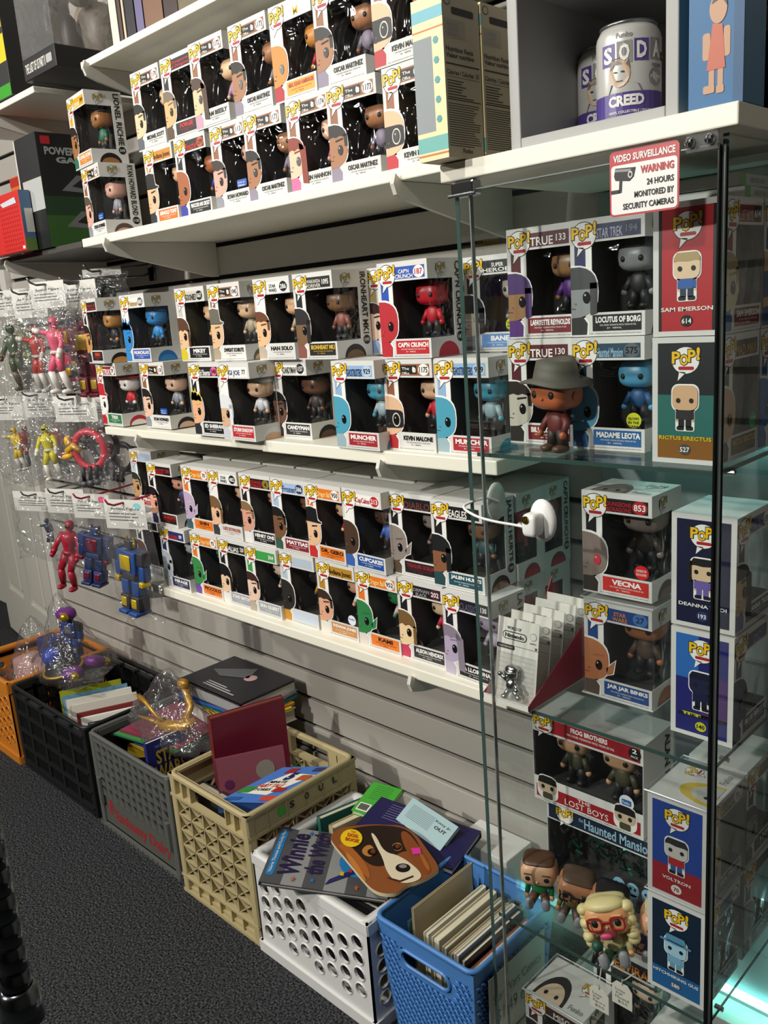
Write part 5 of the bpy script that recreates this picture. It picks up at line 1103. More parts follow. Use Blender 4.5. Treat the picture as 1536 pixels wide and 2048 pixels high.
def five(q):
    q.rect(0, 0, 1, 1, mat('#4a7ac8', .4), 0); q.poly([(.12, .25), (.62, .2), (.95, .75), (.4, .82)], IVORY, 1)
    q.text('5', .45, .60, .60, .82, mat('#1d2a5a', .4), 2, bold=.08); q.text('MINUTE', .30, .52, .62, .585, INK, 2, bold=.03); q.text('FAIRY TALE', .20, .40, .66, .50, mat('#c8402c', .4), 2, bold=.03); q.text('STORIES', .22, .31, .55, .375, INK, 2, bold=.03)
    for a, b_, c_, d_, k in ((.02, .25, .25, .42, '#3a8a3a'), (.60, .28, .80, .40, '#a8302c'), (.70, .60, .92, .75, '#b85a2c'), (.25, .80, .45, .95, '#9a2c34'), (.05, .05, .3, .14, '#2a5a9a'), (.75, .85, .97, .96, '#3a3a6a'), (.62, .05, .85, .18, '#c84a3a')): q.rrect(a, b_, c_, d_, .03, mat(k, .45), 2)
zt5 = .345
book('picture_book', 'thick blue and white story collection lying on top of the tan crate', 'book', [atz(434, 1604, .306), atz(553, 1607, .306), atz(662, 1533, .312), atz(566, 1535, .312)], .030, '#2a4a8a', '#e6e2d6', five, 0)
stand('picture_book', 'plain dark book low inside the tan crate', 'book', -1.60, .965, .02, .20, .02, .26, 0, '#2a2a30', lean=.03)
for i in range(3): stand('picture_book', ['pale book deep inside the tan crate', 'pink edged book deep inside the tan crate', 'green edged book deep inside the tan crate'][i], 'book', -1.58+.01*i, 1.175+.018*i, .018, .22, .014, .20+.01*i, 0, ['#b8a89c', '#b0586a', '#4a7a5a'][i])
# grey crate
def sw(q):
    q.rect(0, 0, 1, 1, mat('#2b2f78', .4), 0)
    for k in range(3): q.rect(0, .55-.05*k, .12, .57-.05*k, mat('#5a7ac0', .4), 1); q.rect(.9, .55-.05*k, 1, .57-.05*k, mat('#5a7ac0', .4), 1)
    q.text('STAR', .20, .62, .88, .84, INK, 1, bold=.10); q.text('STAR', .20, .62, .88, .84, mat('#c8a84a', .4), 2, bold=.03); q.text('WARS', .12, .36, .92, .60, INK, 1, bold=.10); q.text('WARS', .12, .36, .92, .60, mat('#c8a84a', .4), 2, bold=.03)
    q.text('THE ULTIMATE GUIDE', .2, .88, .8, .92, mat('#9ab0e0', .4), 1); q.text('HOPE', .2, .26, .5, .32, IVORY, 1)
stand('paperback', 'small blue book with black and gold space title in grey crate', 'book', -1.884, 1.011, .155, .110, .016, .172, math.radians(87), '#2b2f78', lean=.06, prints=sw)
for i, (x, y, w, t, h, rz, c) in enumerate(((-1.965, .992, .085, .006, .215, .9, '#141416'), (-2.055, .966, .10, .014, .195, .15, '#3a6a68'), (-2.075, .995, .11, .012, .205, .15, '#c8a02a'), (-2.075, 1.018, .12, .008, .20, .15, '#2a5a9a'), (-2.075, 1.038, .11, .010, .19, .15, '#4a8a3a'), (-1.97, 1.05, .10, .014, .22, 1.2, '#5a3a34'), (-1.93, 1.12, .10, .012, .22, 1.2, '#6a4a3a'))):
    stand('paperback', ['thin black book on edge in the grey crate', 'teal round-cornered book in the grey crate', 'yellow book corner in the grey crate', 'blue thin book in the grey crate', 'green thin book behind the blue one in the grey crate', 'brown book leaning in the grey crate', 'tan-brown book leaning at the back of the grey crate'][i], 'book', x, y, .02, w, t, h, rz, c, lean=.18)
dv = [(( -2.155, .99), .30, '#1a2030', 'flat dark navy folder across the grey crate', .006, .262), ((-2.13, .985), .27, '#3a8a4a', 'flat green comic lying across the grey crate', .004, .272), ((-2.125, 1.0), .26, '#8a2a4a', 'flat maroon comic lying across the grey crate', .004, .278)]
for (x, y), w, c, lab, t, z in dv:
    M = Matrix.Translation((x, y, z)) @ Matrix.Rotation(.12, 4, 'Z') @ Matrix.Rotation(-.06, 4, 'Y'); book('comic', lab, 'book', [M @ V(p) for p in ((0, 0, 0), (w, 0, 0), (w, .20, .0), (0, .20, .0))], t, c)
# stack at the back of the grey crate
stk = [(.300, .036, '#e0dcd0', '#c8c2b0', -.10, 'thick pale manual at the bottom of the stack behind the gold bag', '#1a1a1c'), (.337, .008, '#d8c22a', '#e8e0b0', -.22, 'yellow magazine in the stack over the grey crate', None), (.346, .006, '#e8a040', '#e0d4b8', -.12, 'orange magazine in the stack over the grey crate', None), (.353, .006, '#2a8a6a', '#d8d8d0', .06, 'green magazine in the stack over the grey crate', None), (.360, .012, '#3a62a8', '#e6e4da', .12, 'blue-spined magazine in the stack over the grey crate', None), (.373, .030, '#9a9a9c', '#e8e6de', .04, 'thick white-paged book under the top magazine', None), (.404, .006, '#2a2a2e', '#e0ded6', .0, 'black covered magazine curling on top of the stack', None)]
for z, t, c, pg, rz, lab, sp in stk:
    M = Matrix.Translation((-1.875, 1.236, z+t)) @ Matrix.Rotation(rz, 4, 'Z')
    def pr(q, c=c):
        if c == '#2a2a2e': [q.rect(.30, .10+.05*k, .8-.1*k, .125+.05*k, mat('#b8b8b8', .4), 1) for k in range(3)]; q.poly([(.1, .5), (.5, .9), (.6, .6), (.3, .4)], mat('#6a6a70', .4), 1); q.ell(.62, .62, .07, .10, mat('#c8a0a0', .4), 1)
    book('magazine', lab, 'book', [M @ V(p) for p in ((-.138, -.09, 0), (.138, -.09, 0), (.138, .095, 0), (-.138, .095, 0))], t, c, pg, pr)
# black crate
for i, (dx, w, t, h, c, lab) in enumerate(((0, .19, .008, .24, '#a8b02a', 'lime green book leaning in the black crate'), (.022, .20, .006, .235, '#6a98b8', 'light blue book in the black crate'), (.040, .20, .018, .23, '#e4e0d4', 'white paged hardback in the black crate'), (.064, .20, .014, .225, '#d8d4c8', 'cream hardback in the black crate'), (.084, .19, .012, .21, '#7a2a2c', 'dark red spined book in the black crate'), (.104, .19, .020, .205, '#e6e4dc', 'white spined book beside the red one in the black crate'), (.130, .18, .025, .20, '#1a1a1c', 'black boxed book in the black crate'))):
    stand('hardback', lab, 'book', -2.49+dx*1.6, 1.10-.15*dx, .02, w, t, h, 1.15, c, '#e2dccb', lean=.22)
# white crate
n1 = V((.05, .20, .978)); P1 = atz(560, 1740, .266)
def winnie(q):
    g1, g2 = mat('#55565a', .42), mat('#9a9b9c', .42)
    for k in range(6): q.rect(k/6, 0, (k+1)/6, 1, g2 if k % 2 else g1, 0)
    q.rrect(.025, .12, .085, .95, .03, mat('#2484c8', .4), 1)
    vt = IVORY; vs = None
    def vtext(t, x0, x1, z0, z1, m, bold=.01):
        d, fs, asp = textdata(t, bold); q.mb.add([q.P(x1-bb*(x1-x0), z0+a*(z1-z0), 3) for a, bb in d], fs, m)
    vtext('Valerie Thomas and Korky Paul', .038, .072, .16, .92, IVORY); vio = mat('#2b1f4a', .4)
    vtext('Winnie', .11, .28, .15, .90, vio, .03); vtext('the Witch', .31, .46, .22, .97, vio, .03)
    q.ell(.74, .52, .17, .26, mat('#2484c8', .42), 2); q.poly([(.5, .08), (.53, .18), (.80, .52), (.84, .46)], mat('#22286a', .42), 3); q.rect(.6, .26, .63, .32, mat('#d8c82a', .42), 4); q.rect(.66, .33, .69, .38, mat('#c8342c', .42), 4)
    for cx, cz, k in ((.25, .10, '#b86a3c'), (.40, .12, '#2a7ab8'), (.28, .92, '#2a7ab8'), (.75, .10, '#c8642c'), (.90, .15, '#b83a3c')):
        q.poly([(cx+(.022 if i % 2 == 0 else .009)*math.cos(math.pi/2+math.pi*i/5), cz+(.055 if i % 2 == 0 else .022)*math.sin(math.pi/2+math.pi*i/5)) for i in range(10)], mat(k, .45), 3)
wc = pl([(517, 1763), (775, 1800), (790, 1690), (560, 1652)], P1, n1)
book('picture_book', 'grey striped picture book with purple brush title on the white crate', 'book', rectfix(wc[0], wc[1], wc[3]), .008, '#4a4b50', '#d8d4c8', winnie, 3)
n2 = V((.02, -.05, .998)); P2 = atz(770, 1785, .272)
outl = [(658, 1672), (680, 1655), (740, 1648), (778, 1650), (800, 1650), (830, 1665), (855, 1700), (880, 1735), (870, 1745), (845, 1760), (810, 1770), (795, 1786), (770, 1788), (745, 1780), (722, 1755), (690, 1715), (668, 1690)]
def chaikin(p, k=2):
    for _ in range(k): p = [q for i in range(len(p)) for a, c in ((p[i], p[(i+1) % len(p)]),) for q in ((a[0]*.75+c[0]*.25, a[1]*.75+c[1]*.25), (a[0]*.25+c[0]*.75, a[1]*.25+c[1]*.75))]
    return p
po = pl(chaikin(outl), P2, n2); nn = V(n2).normalized(); ctr = sum(po, V())/len(po)
dg = thing('board_book', 'die-cut board book shaped as a brown puppy head', 'book', ctr-nn*.010); po = [p-V(dg.location) for p in po]
b = MB(); b.extr(po, -nn*.008, mat('#8a4f28', .35), mat('#d8c8a0', .6)); b.build('board', dg)
def dogpoly(pts, c, l, nm):
    if nm not in ('price_sticker', 'mouth_print') and len(pts) < 16: pts = chaikin(pts)
    b = MB(); b.poly([p-V(dg.location)+nn*.0004*l for p in pl(pts, P2, n2)], mat(c, .32)); b.build(nm, dg)
dogpoly([(682, 1662), (740, 1650), (800, 1653), (826, 1668), (846, 1705), (800, 1700), (770, 1735), (735, 1730), (700, 1690)], '#2b1d16', 1, 'dark_fur_print')
dogpoly([(688, 1700), (712, 1722), (735, 1765), (728, 1762), (700, 1728)], '#c27a3c', 3.2, 'ear_light_print'); dogpoly([(835, 1695), (850, 1718), (862, 1740), (854, 1742), (842, 1718)], '#a8642e', 3.2, 'ear_light_print')
dogpoly([(700, 1690), (735, 1730), (742, 1760), (730, 1752), (695, 1712), (672, 1688)], '#a8602c', 2, 'ear_print'); dogpoly([(800, 1660), (822, 1668), (868, 1740), (850, 1752), (828, 1725), (806, 1690)], '#8a4a22', 2, 'ear_print')
dogpoly([(740, 1664), (752, 1672), (768, 1705), (800, 1712), (838, 1740), (845, 1757), (820, 1768), (790, 1765), (772, 1742), (766, 1718), (752, 1692)], '#e0d2b4', 3, 'muzzle_print')
dogpoly([(722, 1700), (738, 1688), (750, 1698), (745, 1715), (728, 1712)], '#b87a3c', 2.5, 'brow_print'); dogpoly([(782, 1690), (800, 1684), (806, 1700), (790, 1704)], '#b87a3c', 2.5, 'brow_print')
def dogell(u, v, r1, r2, c, l, nm): dogpoly([(u+r1*math.cos(2*math.pi*i/16), v+r2*math.sin(2*math.pi*i/16)) for i in range(16)], c, l, nm)
dogell(745, 1705, 10, 7, '#1a100c', 4, 'eye_print'); dogell(746, 1704, 5, 4.5, '#6a3a1c', 5, 'eye_print'); dogell(794, 1695, 9, 6.5, '#1a100c', 4, 'eye_print'); dogell(795, 1694, 4.5, 4, '#6a3a1c', 5, 'eye_print')
dogell(806, 1737, 15, 9, '#1d1512', 4, 'nose_print'); dogell(806, 1734, 8, 4, '#8a857c', 5, 'nose_print'); dogpoly([(775, 1755), (800, 1762), (826, 1752), (828, 1755), (800, 1766), (776, 1758)], '#3a241c', 4, 'mouth_print')
dogell(703, 1678, 22, 18, '#e8c41c', 6, 'title_sticker')
dq = pl([(687, 1685), (720, 1692), (724, 1666), (690, 1660)], P2, n2); b = MB(); q = Quad(b, *[p-V(dg.location)+nn*.0034 for p in dq]); orr = mat('#c0501c', .4); q.text('THE', .35, .78, .65, .92, orr, 0); q.text('DOG', .2, .42, .8, .72, orr, 0, bold=.04); q.text('BOOK', .1, .08, .95, .36, orr, 0, bold=.04); b.build('title', dg)
dogpoly([(822, 1698), (840, 1697), (843, 1709), (826, 1711)], '#e03a9c', 6, 'price_sticker')
n3 = V((.05, -.12, .99)); P3 = atz(760, 1700, .254)
def purp(q):
    q.rect(0, 0, 1, 1, mat('#24204e', .4), 0); q.rrect(.06, .02, .32, .22, .02, IVORY, 1)
    for k in range(14): q.rect(.09+.015*k, .05, .097+.015*k, .19, INK, 2)
    for k in range(7): q.rect(.15, .9-.06*k, .65-.05*(k % 3), .91-.06*k, mat('#8a88a8', .5), 1)
book('picture_book', 'dark violet book back with white text lines under the puppy book', 'book', rectfix(*pl([(700, 1662), (905, 1740), (795, 1605)], P3, n3)), .016, '#24204e', '#d8d4c8', purp, 2)
def grn(q):
    q.rrect(.1, .06, .5, .30, .02, IVORY, 1); [q.rect(.14+.02*k, .09, .151+.02*k, .27, INK, 2) for k in range(16)]; [q.rect(.2, .9-.06*k, .8, .91-.06*k, mat('#2a6a2a', .5), 1) for k in range(8)]
book('paperback', 'bright green paperback back cover at the rear of the white crate', 'book', rectfix(*pl([(702, 1620), (760, 1638), (765, 1567)], atz(740, 1620, .262), V((.0, -.25, .97)))), .012, '#4aa83a', '#e8e4d8', grn, 2)
def kit(q):
    q.rect(0, 0, 1, 1, mat('#a8c4c8', .42), 0); [q.rect(.1, .8-.06*k, .6, .815-.06*k, mat('#5a6a70', .5), 1) for k in range(9)]; q.text('Kitty Jr.', .62, .7, .95, .8, INK, 1); q.text('OUT', .66, .5, .9, .62, INK, 1, bold=.03)
book('picture_book', 'pale blue book with small text leaning on the slatwall behind white crate', 'book', rectfix(*pl([(790, 1640), (880, 1702), (810, 1585)], atz(835, 1670, .262), V((.0, -.5, .87)))), .008, '#a8c4c8', '#e8e4d8', kit, 2)
for i, (x, y, w, t, h, rz, c, lab) in enumerate(((-1.365, 1.145, .12, .018, .236, 1.35, '#2a6a60', 'green hardback with white pages upright in the white crate'), (-1.325, 1.145, .12, .02, .230, 1.4, '#c8b48a', 'cream paged book upright in the white crate'), (-1.20, .975, .22, .012, .20, .1, '#1a1c22', 'black book low in the white crate'), (-1.22, 1.0, .22, .014, .185, .1, '#d8d4c8', 'pale book low in the white crate'), (-1.19, 1.06, .20, .045, .19, 0, '#3a4a5a', 'slate grey thick book filling the white crate'), (-1.235, 1.13, .10, .06, .215, 0, '#5a3a3a', 'brown thick book filling the white crate'))):
    stand('hardback', lab, 'book', x, y, .018, w, t, h, rz, c)
# white boxes behind
b0 = thing('white_box', 'plain white carton with yellow tape behind the blue basket', 'box', (-1.055, 1.30, 0), .0)
b = MB(); b.bbox(-.07, .07, -.045, .045, 0, .225, mat('#e2e1dc', .5), r=.002); b.build('carton', b0); b = MB(); b.box(-.0705, -.03, -.0455, -.02, .2253, .2257, mat('#d8c83a', .4)); b.build('tape', b0)
# blue basket contents: comics and magazines on edge
cl = [(-.985, .004, '#3a6a78', .265, 'teal comic with faint white lettering against the basket wall', 0.02), (-.972, .005, '#c8b48c', .30, 'tall blank tan card sheet in the blue basket', .03), (-.945, .012, '#e0dccb', .262, 'open white paged magazine curling in the blue basket', -.05), (-.925, .018, '#d8d0b4', .262, 'yellowed thick magazine in the blue basket', -.03), (-.900, .010, '#c0b8a0', .255, 'grey-tan magazine in the blue basket', 0), (-.885, .008, '#b8a888', .25, 'tan magazine with pink sticker in the blue basket', 0), (-.872, .010, '#e4e2da', .255, 'white spined comic in the blue basket', 0), (-.858, .012, '#1c1c20', .25, 'black comic in the blue basket', 0), (-.842, .010, '#c86a4a', .235, 'orange-red comic in the blue basket', 0), (-.828, .012, '#5a7a5a', .235, 'green comic at the sign side of the blue basket', 0)]
for x, t, c, h, lab, ln in cl:
    def pr(q, c=c):
        if c == '#3a6a78': q.text('FROZEN', .70, .80, .98, .86, mat('#a8c0c4', .4), 1, bold=.02)
    stand('comic', lab, 'book', x-.024, 1.066, .006, .175, t, h-.028, -math.pi/2, c, '#e0d8bf', lean=0, prints=pr)
# ------------------------------------------------------------------ bagged toys on peg hooks
def film_bag(w, h, t=.03, seed=0, nx=10, nz=16, taper=.0, twist=0):
    """pillow-shaped clear bag hanging down from z=0 to -h"""
    rnd = random.Random(seed); b = MB(); ph = [rnd.uniform(0, 6.3) for _ in range(8)]
    for sgn in (-1, 1):
        vs = []
        for j in range(nz+1):
            f = j/nz; ww = w*(1-taper*abs(f-.5)*.6)*(1+.04*math.sin(9*f+ph[0]))
            for i in range(nx+1):
                g = i/nx*2-1
                bulge = t*(1-g*g)**.6*(math.sin(math.pi*min(1, f*1.05))**.5 if f > 0 else 0)
                wr = .0035*math.sin(14*g+7*f+ph[1])+.003*math.sin(23*f-6*g+ph[2])+.003*math.sin(31*f+11*g+ph[3])
                vs.append((g*ww/2+.004*math.sin(8*f+ph[4]), sgn*(bulge/2+.0006)+(wr if 0 < i < nx and 0 < j < nz else 0), -h*f+(.006*math.sin(5*g+ph[5]) if j == nz else 0)))
        q = nx+1; b.add(vs, [(j*q+i, j*q+i+1, (j+1)*q+i+1, (j+1)*q+i) for j in range(nz) for i in range(nx)], FILM)
    return b
def action_figure(c1, c2, c3, h, pose=0, visor='#141416'):
    """generic helmeted action figure hanging, feet down; h = height, origin at the head top"""
    b = MB(); A, B_, C_ = mat(c1, .35), mat(c2, .35), mat(c3, .35); u = h/100
    rnd = random.Random(pose)
    b.sell((0, 0, -7*u), (6*u, 6.5*u, 7.5*u), A, e=.9, seg=14, rings=9); b.sell((0, -4.5*u, -7.5*u), (4.2*u, 2.6*u, 2.4*u), mat(visor, .15), e=.8, seg=10, rings=6)
    b.cyl((0, 0, -13*u), (0, 0, -18*u), 3*u, A, 8)
    b.tube([(0, 0, -16*u), (0, 0, -22*u), (0, 0, -32*u), (0, 0, -42*u), (0, 0, -48*u)], [7*u, 11.5*u, 10*u, 7.5*u, 8.5*u], A, 12)
    b.tube([(-10*u, -.5*u, -19*u), (0, -8.5*u, -24*u), (10*u, -.5*u, -19*u)], 2.4*u, C_, 6); b.cyl((0, 0, -43*u), (0, 0, -47*u), 8.8*u, B_, 12)
    for sx in (-1, 1):
        up = (pose % 2 == 1 and sx == -1)
        e1 = V((sx*17*u, -2*u, (-20 if up else -33)*u)); e2 = V((sx*(27 if up else 19)*u, -9*u, (-17 if up else -46)*u))
        b.tube([(sx*11*u, 0, -20*u), e1, e2], [4.4*u, 3.8*u, 3.2*u], A, 8); b.tube([e1*.4+e2*.6, e2+(e2-e1)*.15], [4*u, 4*u], B_, 8); b.sell(e2+(e2-e1)*.28, (3.4*u, 3.4*u, 3.8*u), B_, e=.9, seg=8, rings=6)
        k = rnd.uniform(-4, 4)*u
        kn = V((sx*8*u, -5*u+k, -70*u)); ft = V((sx*9.5*u, 3*u+k, -94*u))
        b.tube([(sx*5*u, 0, -47*u), V((sx*7*u, -2*u, -58*u)), kn], [6.4*u, 5.8*u, 4.4*u], A, 10); b.tube([kn, kn*.5+ft*.5, ft], [4.6*u, 5*u, 3.8*u], B_, 10)
        b.sell(ft+V((0, -4*u, -3*u)), (4.6*u, 8.5*u, 3.4*u), B_, e=.8, seg=10, rings=6)
    return b
def robot_toy(c1, c2, c3, h, seed=0):
    b = MB(); u = h/100; A, B_, C_ = mat(c1, .35), mat(c2, .35), mat(c3, .3, .4)
    bx = lambda x0, x1, y0, y1, z0, z1, m: b.bbox(x0*u, x1*u, y0*u, y1*u, z0*u, z1*u, m, r=1.2*u)
    bx(-6, 6, -6, 6, -14, -2, B_); bx(-8, -6, -2, 2, -12, 2, C_); bx(6, 8, -2, 2, -12, 2, C_); bx(-18, 18, -10, 10, -44, -15, A); bx(-10, 10, -12, -10, -40, -20, C_); bx(-12, 12, -8, 8, -54, -45, B_)
    for s in (-1, 1):
        x = s*24; bx(x-6, x+6, -7, 7, -32, -14, B_); bx(x-5, x+5, -6, 6, -52, -33, A); bx(x-4, x+4, -8, 6, -60, -53, C_)
        x = s*10; bx(x-7, x+7, -7, 7, -74, -55, A); bx(x-8, x+8, -9, 9, -94, -75, B_); bx(x-8.5, x+8.5, -14, 10, -100, -95, A); bx(x-5, x+5, -10.5, -9, -90, -78, C_)
    return b
def wheel_toy(c1, c2, h, seed=0):
    b = MB(); u = h/100; A, B_ = mat(c1, .35), mat(c2, .35)
    b.tube([(26*u*math.cos(t)+8*u, 0, -34*u+30*u*math.sin(t)) for t in [2*math.pi*i/20 for i in range(20)]], 6*u, A, 8, closed=True)
    b.tube([(-30*u, -4*u, -30*u), (-16*u, -6*u, -22*u), (-6*u, -4*u, -34*u)], [5*u, 6*u, 5*u], B_, 8); b.sell((-22*u, -6*u, -14*u), (6*u, 6*u, 9*u), B_, e=.8, seg=10, rings=6); b.sell((-30*u, -6*u, -38*u), (10*u, 6*u, 5*u), B_, e=.8, seg=10, rings=6)
    for k in range(3): b.cyl((-8*u+12*k*u, -6*u, -60*u), (-14*u+12*k*u, -4*u, -84*u), 3.4*u, INK, 8); b.sell((-15*u+12*k*u, -4*u, -88*u), (7*u, 6*u, 6*u), mat('#4a4a4e', .4), e=.9, seg=10, rings=6)
    return b
HOOKM = mat('#77797c', .3, .8); HOOKR = mat('#a8263c', .35)
def hang(label, u, vt, vb, y, wpx, toy, th, card=None, hook=HOOKM, hooky=None, seed=1, dx=0, tz=.0):
    top = aty(u, vt, y); bot = aty(u, vb, y); h = top.z-bot.z; w = (aty(u+wpx/2, vt, y)-aty(u-wpx/2, vt, y)).length
    o = thing('bagged_toy', label, 'bagged toy', top, .35, 'bagged toys hanging on hooks')
    ch = min(.075, h*.3)
    b = film_bag(w, h, .045, seed); b.build('bag', o, True)
    b = MB(); cw = w*.82; m = mat('#d9d7d0', .6); b.box(-cw/2, cw/2, -.0285 if False else -.004, -.0034, -ch+.012, .012, m); b.build('header_card', o)
    b = MB(); s = Sheet(b, V((-cw/2, -.004, -ch+.012)), (1, 0, 0), (0, 0, 1)); g = mat('#5c5c60', .6); rnd = random.Random(seed)
    s.text('Action Figure', cw*.15, ch*.62, cw*.85, ch*.74, g, 1, bold=.01)
    for k in range(3): s.rect(cw*.1, ch*(.50-.11*k), cw*rnd.uniform(.45, .9), ch*(.535-.11*k), g, 0)
    s.rect(cw*.55, ch*.06, cw*.92, ch*.22, mat('#b9b7b0', .6), 0)
    if card: s.ell(cw*.8, ch*.78, cw*.09, ch*.12, mat(card, .5), 1)
    b.build('card_print', o)
    t = toy.build('toy', o, True); t.location = (dx, .0, -ch*1.0-.012+tz); t.rotation_euler = (0, random.Random(seed+5).uniform(-.2, .2), random.Random(seed+9).uniform(-.3, .3))
    # its hook
    hk = MB(); zt = .006
    tip = V((0, 0, 0)); hk_o = tag(hk.build('peg_hook') if False else None, '', '') if False else None
    hb = MB(); hb.tube([(top.x, YW-.002, top.z+.028), (top.x, YW-.03, top.z+.018), (top.x, y+.03, top.z+.006), (top.x, y-.03, top.z+.003), (top.x, y-.045, top.z+.010), (top.x, y-.052, top.z+.022)], .0028, hook, 6); hb.box(top.x-.014, top.x+.014, YW-.004, YW, top.z+.004, top.z+.04, hook)
    q = hb.build('peg_hook', None, True); q['label'] = ('red' if hook is HOOKR else 'grey metal')+' peg hook holding the '+' '.join(label.split()[:8]); q['category'] = 'hook'; q['group'] = 'peg hooks on the slatwall'
    return o
AF = action_figure
hang('bag with drab green figure at the slatwall end', 8, 590, 800, 1.12, 46, AF('#4a5a3a', '#5a4a34', '#8a2a3a', .20, 2), .20, seed=2)
hang('bag with gold-green jointed figure', 30, 586, 800, 1.22, 44, AF('#8a8a3a', '#4a3a22', '#6a5a2a', .20, 4), .20, seed=3)
hang('bag with red crab-armed figure', 58, 590, 850, 1.11, 48, AF('#b83a32', '#c8c4bc', '#8a2a24', .19, 7), .19, seed=4)
hang('bag with pink and white figure stretching one arm', 95, 572, 745, 1.05, 50, AF('#e0607c', '#e4dfd8', '#e0c06a', .20, 1), .2, seed=5)
hang('bag with pink and blue blocky toy', 128, 575, 770, 1.24, 44, robot_toy('#d84a6a', '#3a3f6a', '#c8a02a', .19), .2, seed=6)
hang('bag with maroon and grey robot', 158, 570, 775, 1.14, 52, robot_toy('#6a1c2c', '#7a3038', '#c8a84a', .21), .2, seed=7)
hang('bag with dark grey parts under the upper shelf', 205, 545, 600, 1.20, 60, wheel_toy('#2a2a2c', '#3a3a3e', .08), .1, seed=8)
hang('bag with yellow and red small figures beside the door', 16, 800, 965, 1.11, 46, AF('#d8b82a', '#c8c4bc', '#a8242a', .14, 3), .15, seed=9)
hang('bag with red cross-armed figure', 40, 800, 965, 1.21, 46, AF('#a82632', '#5a5a6a', '#e0dcd4', .14, 6), .15, seed=10)
hang('bag with yellow-topped white-legged figure', 78, 792, 955, 1.12, 44, AF('#d8cc2a', '#e0ddd4', '#2a2a2a', .17, 8), .17, seed=11)
hang('bag with red, black and white figure', 104, 795, 950, 1.22, 44, AF('#a8242e', '#2a2a30', '#e0dcd4', .16, 5), .16, seed=12)
hang('bag with red ring and yellow-armed toy', 150, 800, 965, 1.10, 62, wheel_toy('#d03a4c', '#d8a42a', .17), .17, seed=13)
hang('bag with black parts beside the middle shelf', 190, 800, 950, 1.18, 50, wheel_toy('#3a3a3e', '#2a2a2c', .15), .15, seed=14)
hang('bag with dark parts and a red piece behind the lowest shelf', 232, 830, 975, 1.25, 52, wheel_toy('#4a4448', '#9a2a3a', .13), .14, seed=15)
hang('bag with black block and a blue-white figure', 75, 990, 1112, 1.13, 66, AF('#2a2f4a', '#d8d4c4', '#c8c4bc', .11, 3), .12, seed=16, dx=.02)
hang('bag with large crimson figure', 130, 985, 1155, 1.11, 54, AF('#a81c34', '#9a1a30', '#b82a3a', .22, 4), .22, card='#d8d4cc', seed=17)
hang('bag with navy blocky robot and pink dot card', 182, 995, 1148, 1.12, 54, robot_toy('#22305a', '#2a3a6a', '#7a2a3a', .18), .18, card='#e85a8a', hook=HOOKR, seed=18)
hang('bag with yellow and blue robot in front of the lowest shelf', 250, 1008, 1225, 1.02, 62, robot_toy('#2a4a8a', '#3a3a40', '#d8b82a', .20), .2, card='#8ac8d0', hook=HOOKR, seed=19)

# ------------------------------------------------------------------ bags on the crates
def heap_bag(label, base, rx, ry, h, seed, toys, lean=(0, 0)):
    o = thing('toy_bag', label, 'bag of toys', base); rnd = random.Random(seed); b = MB(); n, m = 26, 16; vs = []
    for j in range(m+1):
        f = j/m; r = (1-f**1.35)*(1+.10*math.sin(f*9))+.02
        for i in range(n):
            t = 2*math.pi*i/n; k = r*(1+.10*math.sin(3*t+5*f+seed)+.07*math.sin(7*t-9*f)+.05*math.sin(11*t+17*f))
            vs.append((rx*k*math.cos(t)+lean[0]*f, ry*k*math.sin(t)+lean[1]*f, h*f+.006*math.sin(5*t+f*8)*(1 if 0 < j < m else 0)))
    b.add(vs, [(j*n+i, j*n+(i+1) % n, (j+1)*n+(i+1) % n, (j+1)*n+i) for j in range(m) for i in range(n)]+[tuple(range(n-1, -1, -1)), tuple(range(m*n, (m+1)*n))], FILM); b.build('bag', o, True)
    for nm, tb, loc, rot in toys:
        q = tb.build(nm, o, True); q.location = loc; q.rotation_euler = rot
    return o
pb = atz(150, 1345, .292)
def cap_toy():
    b = MB(); b.lathe([(.0, .055), (.028, .053), (.05, .03), (.055, .012), (.062, .006), (.07, .0), (.06, -.004), (0, -.004)], (0, 0, 0), mat('#15161a', .5), 20, caps=False); b.tube([(.062*math.cos(t), .062*math.sin(t), .005) for t in [2*math.pi*i/22 for i in range(22)]], .005, mat('#c89a2a', .35, .5), 6, closed=True)
    b.sell((0, -.02, .06), (.03, .03, .028), mat('#1f3fb0', .5), e=.9, seg=14, rings=8); return b
def orb_toy():
    b = MB(); b.sell((0, 0, .02), (.035, .03, .02), mat('#6a2a7a', .4), e=.8, seg=14, rings=8); b.sell((.03, -.02, .02), (.014, .014, .014), mat('#c8a82a', .25, .7), e=1, seg=14, rings=8); return b
heap_bag('big knotted clear bag of blue and black toys on the black crate', (pb.x, pb.y, .290), .135, .11, .27, 3, [('cap_toy', cap_toy(), (-.035, -.02, .012), (.2, 0, 0)), ('orb_toy', orb_toy(), (.055, -.03, .006), (0, 0, .3)), ('orb_toy', orb_toy(), (.06, .04, .02), (0, .4, 2)), ('blue_robot', robot_toy('#1f3a8a', '#2a2a34', '#8a8a90', .14), (-.02, .02, .185), (.1, .1, .4)), ('gold_ball', orb_toy(), (.005, .0, .185), (0, 0, 0))], lean=(-.035, .0))
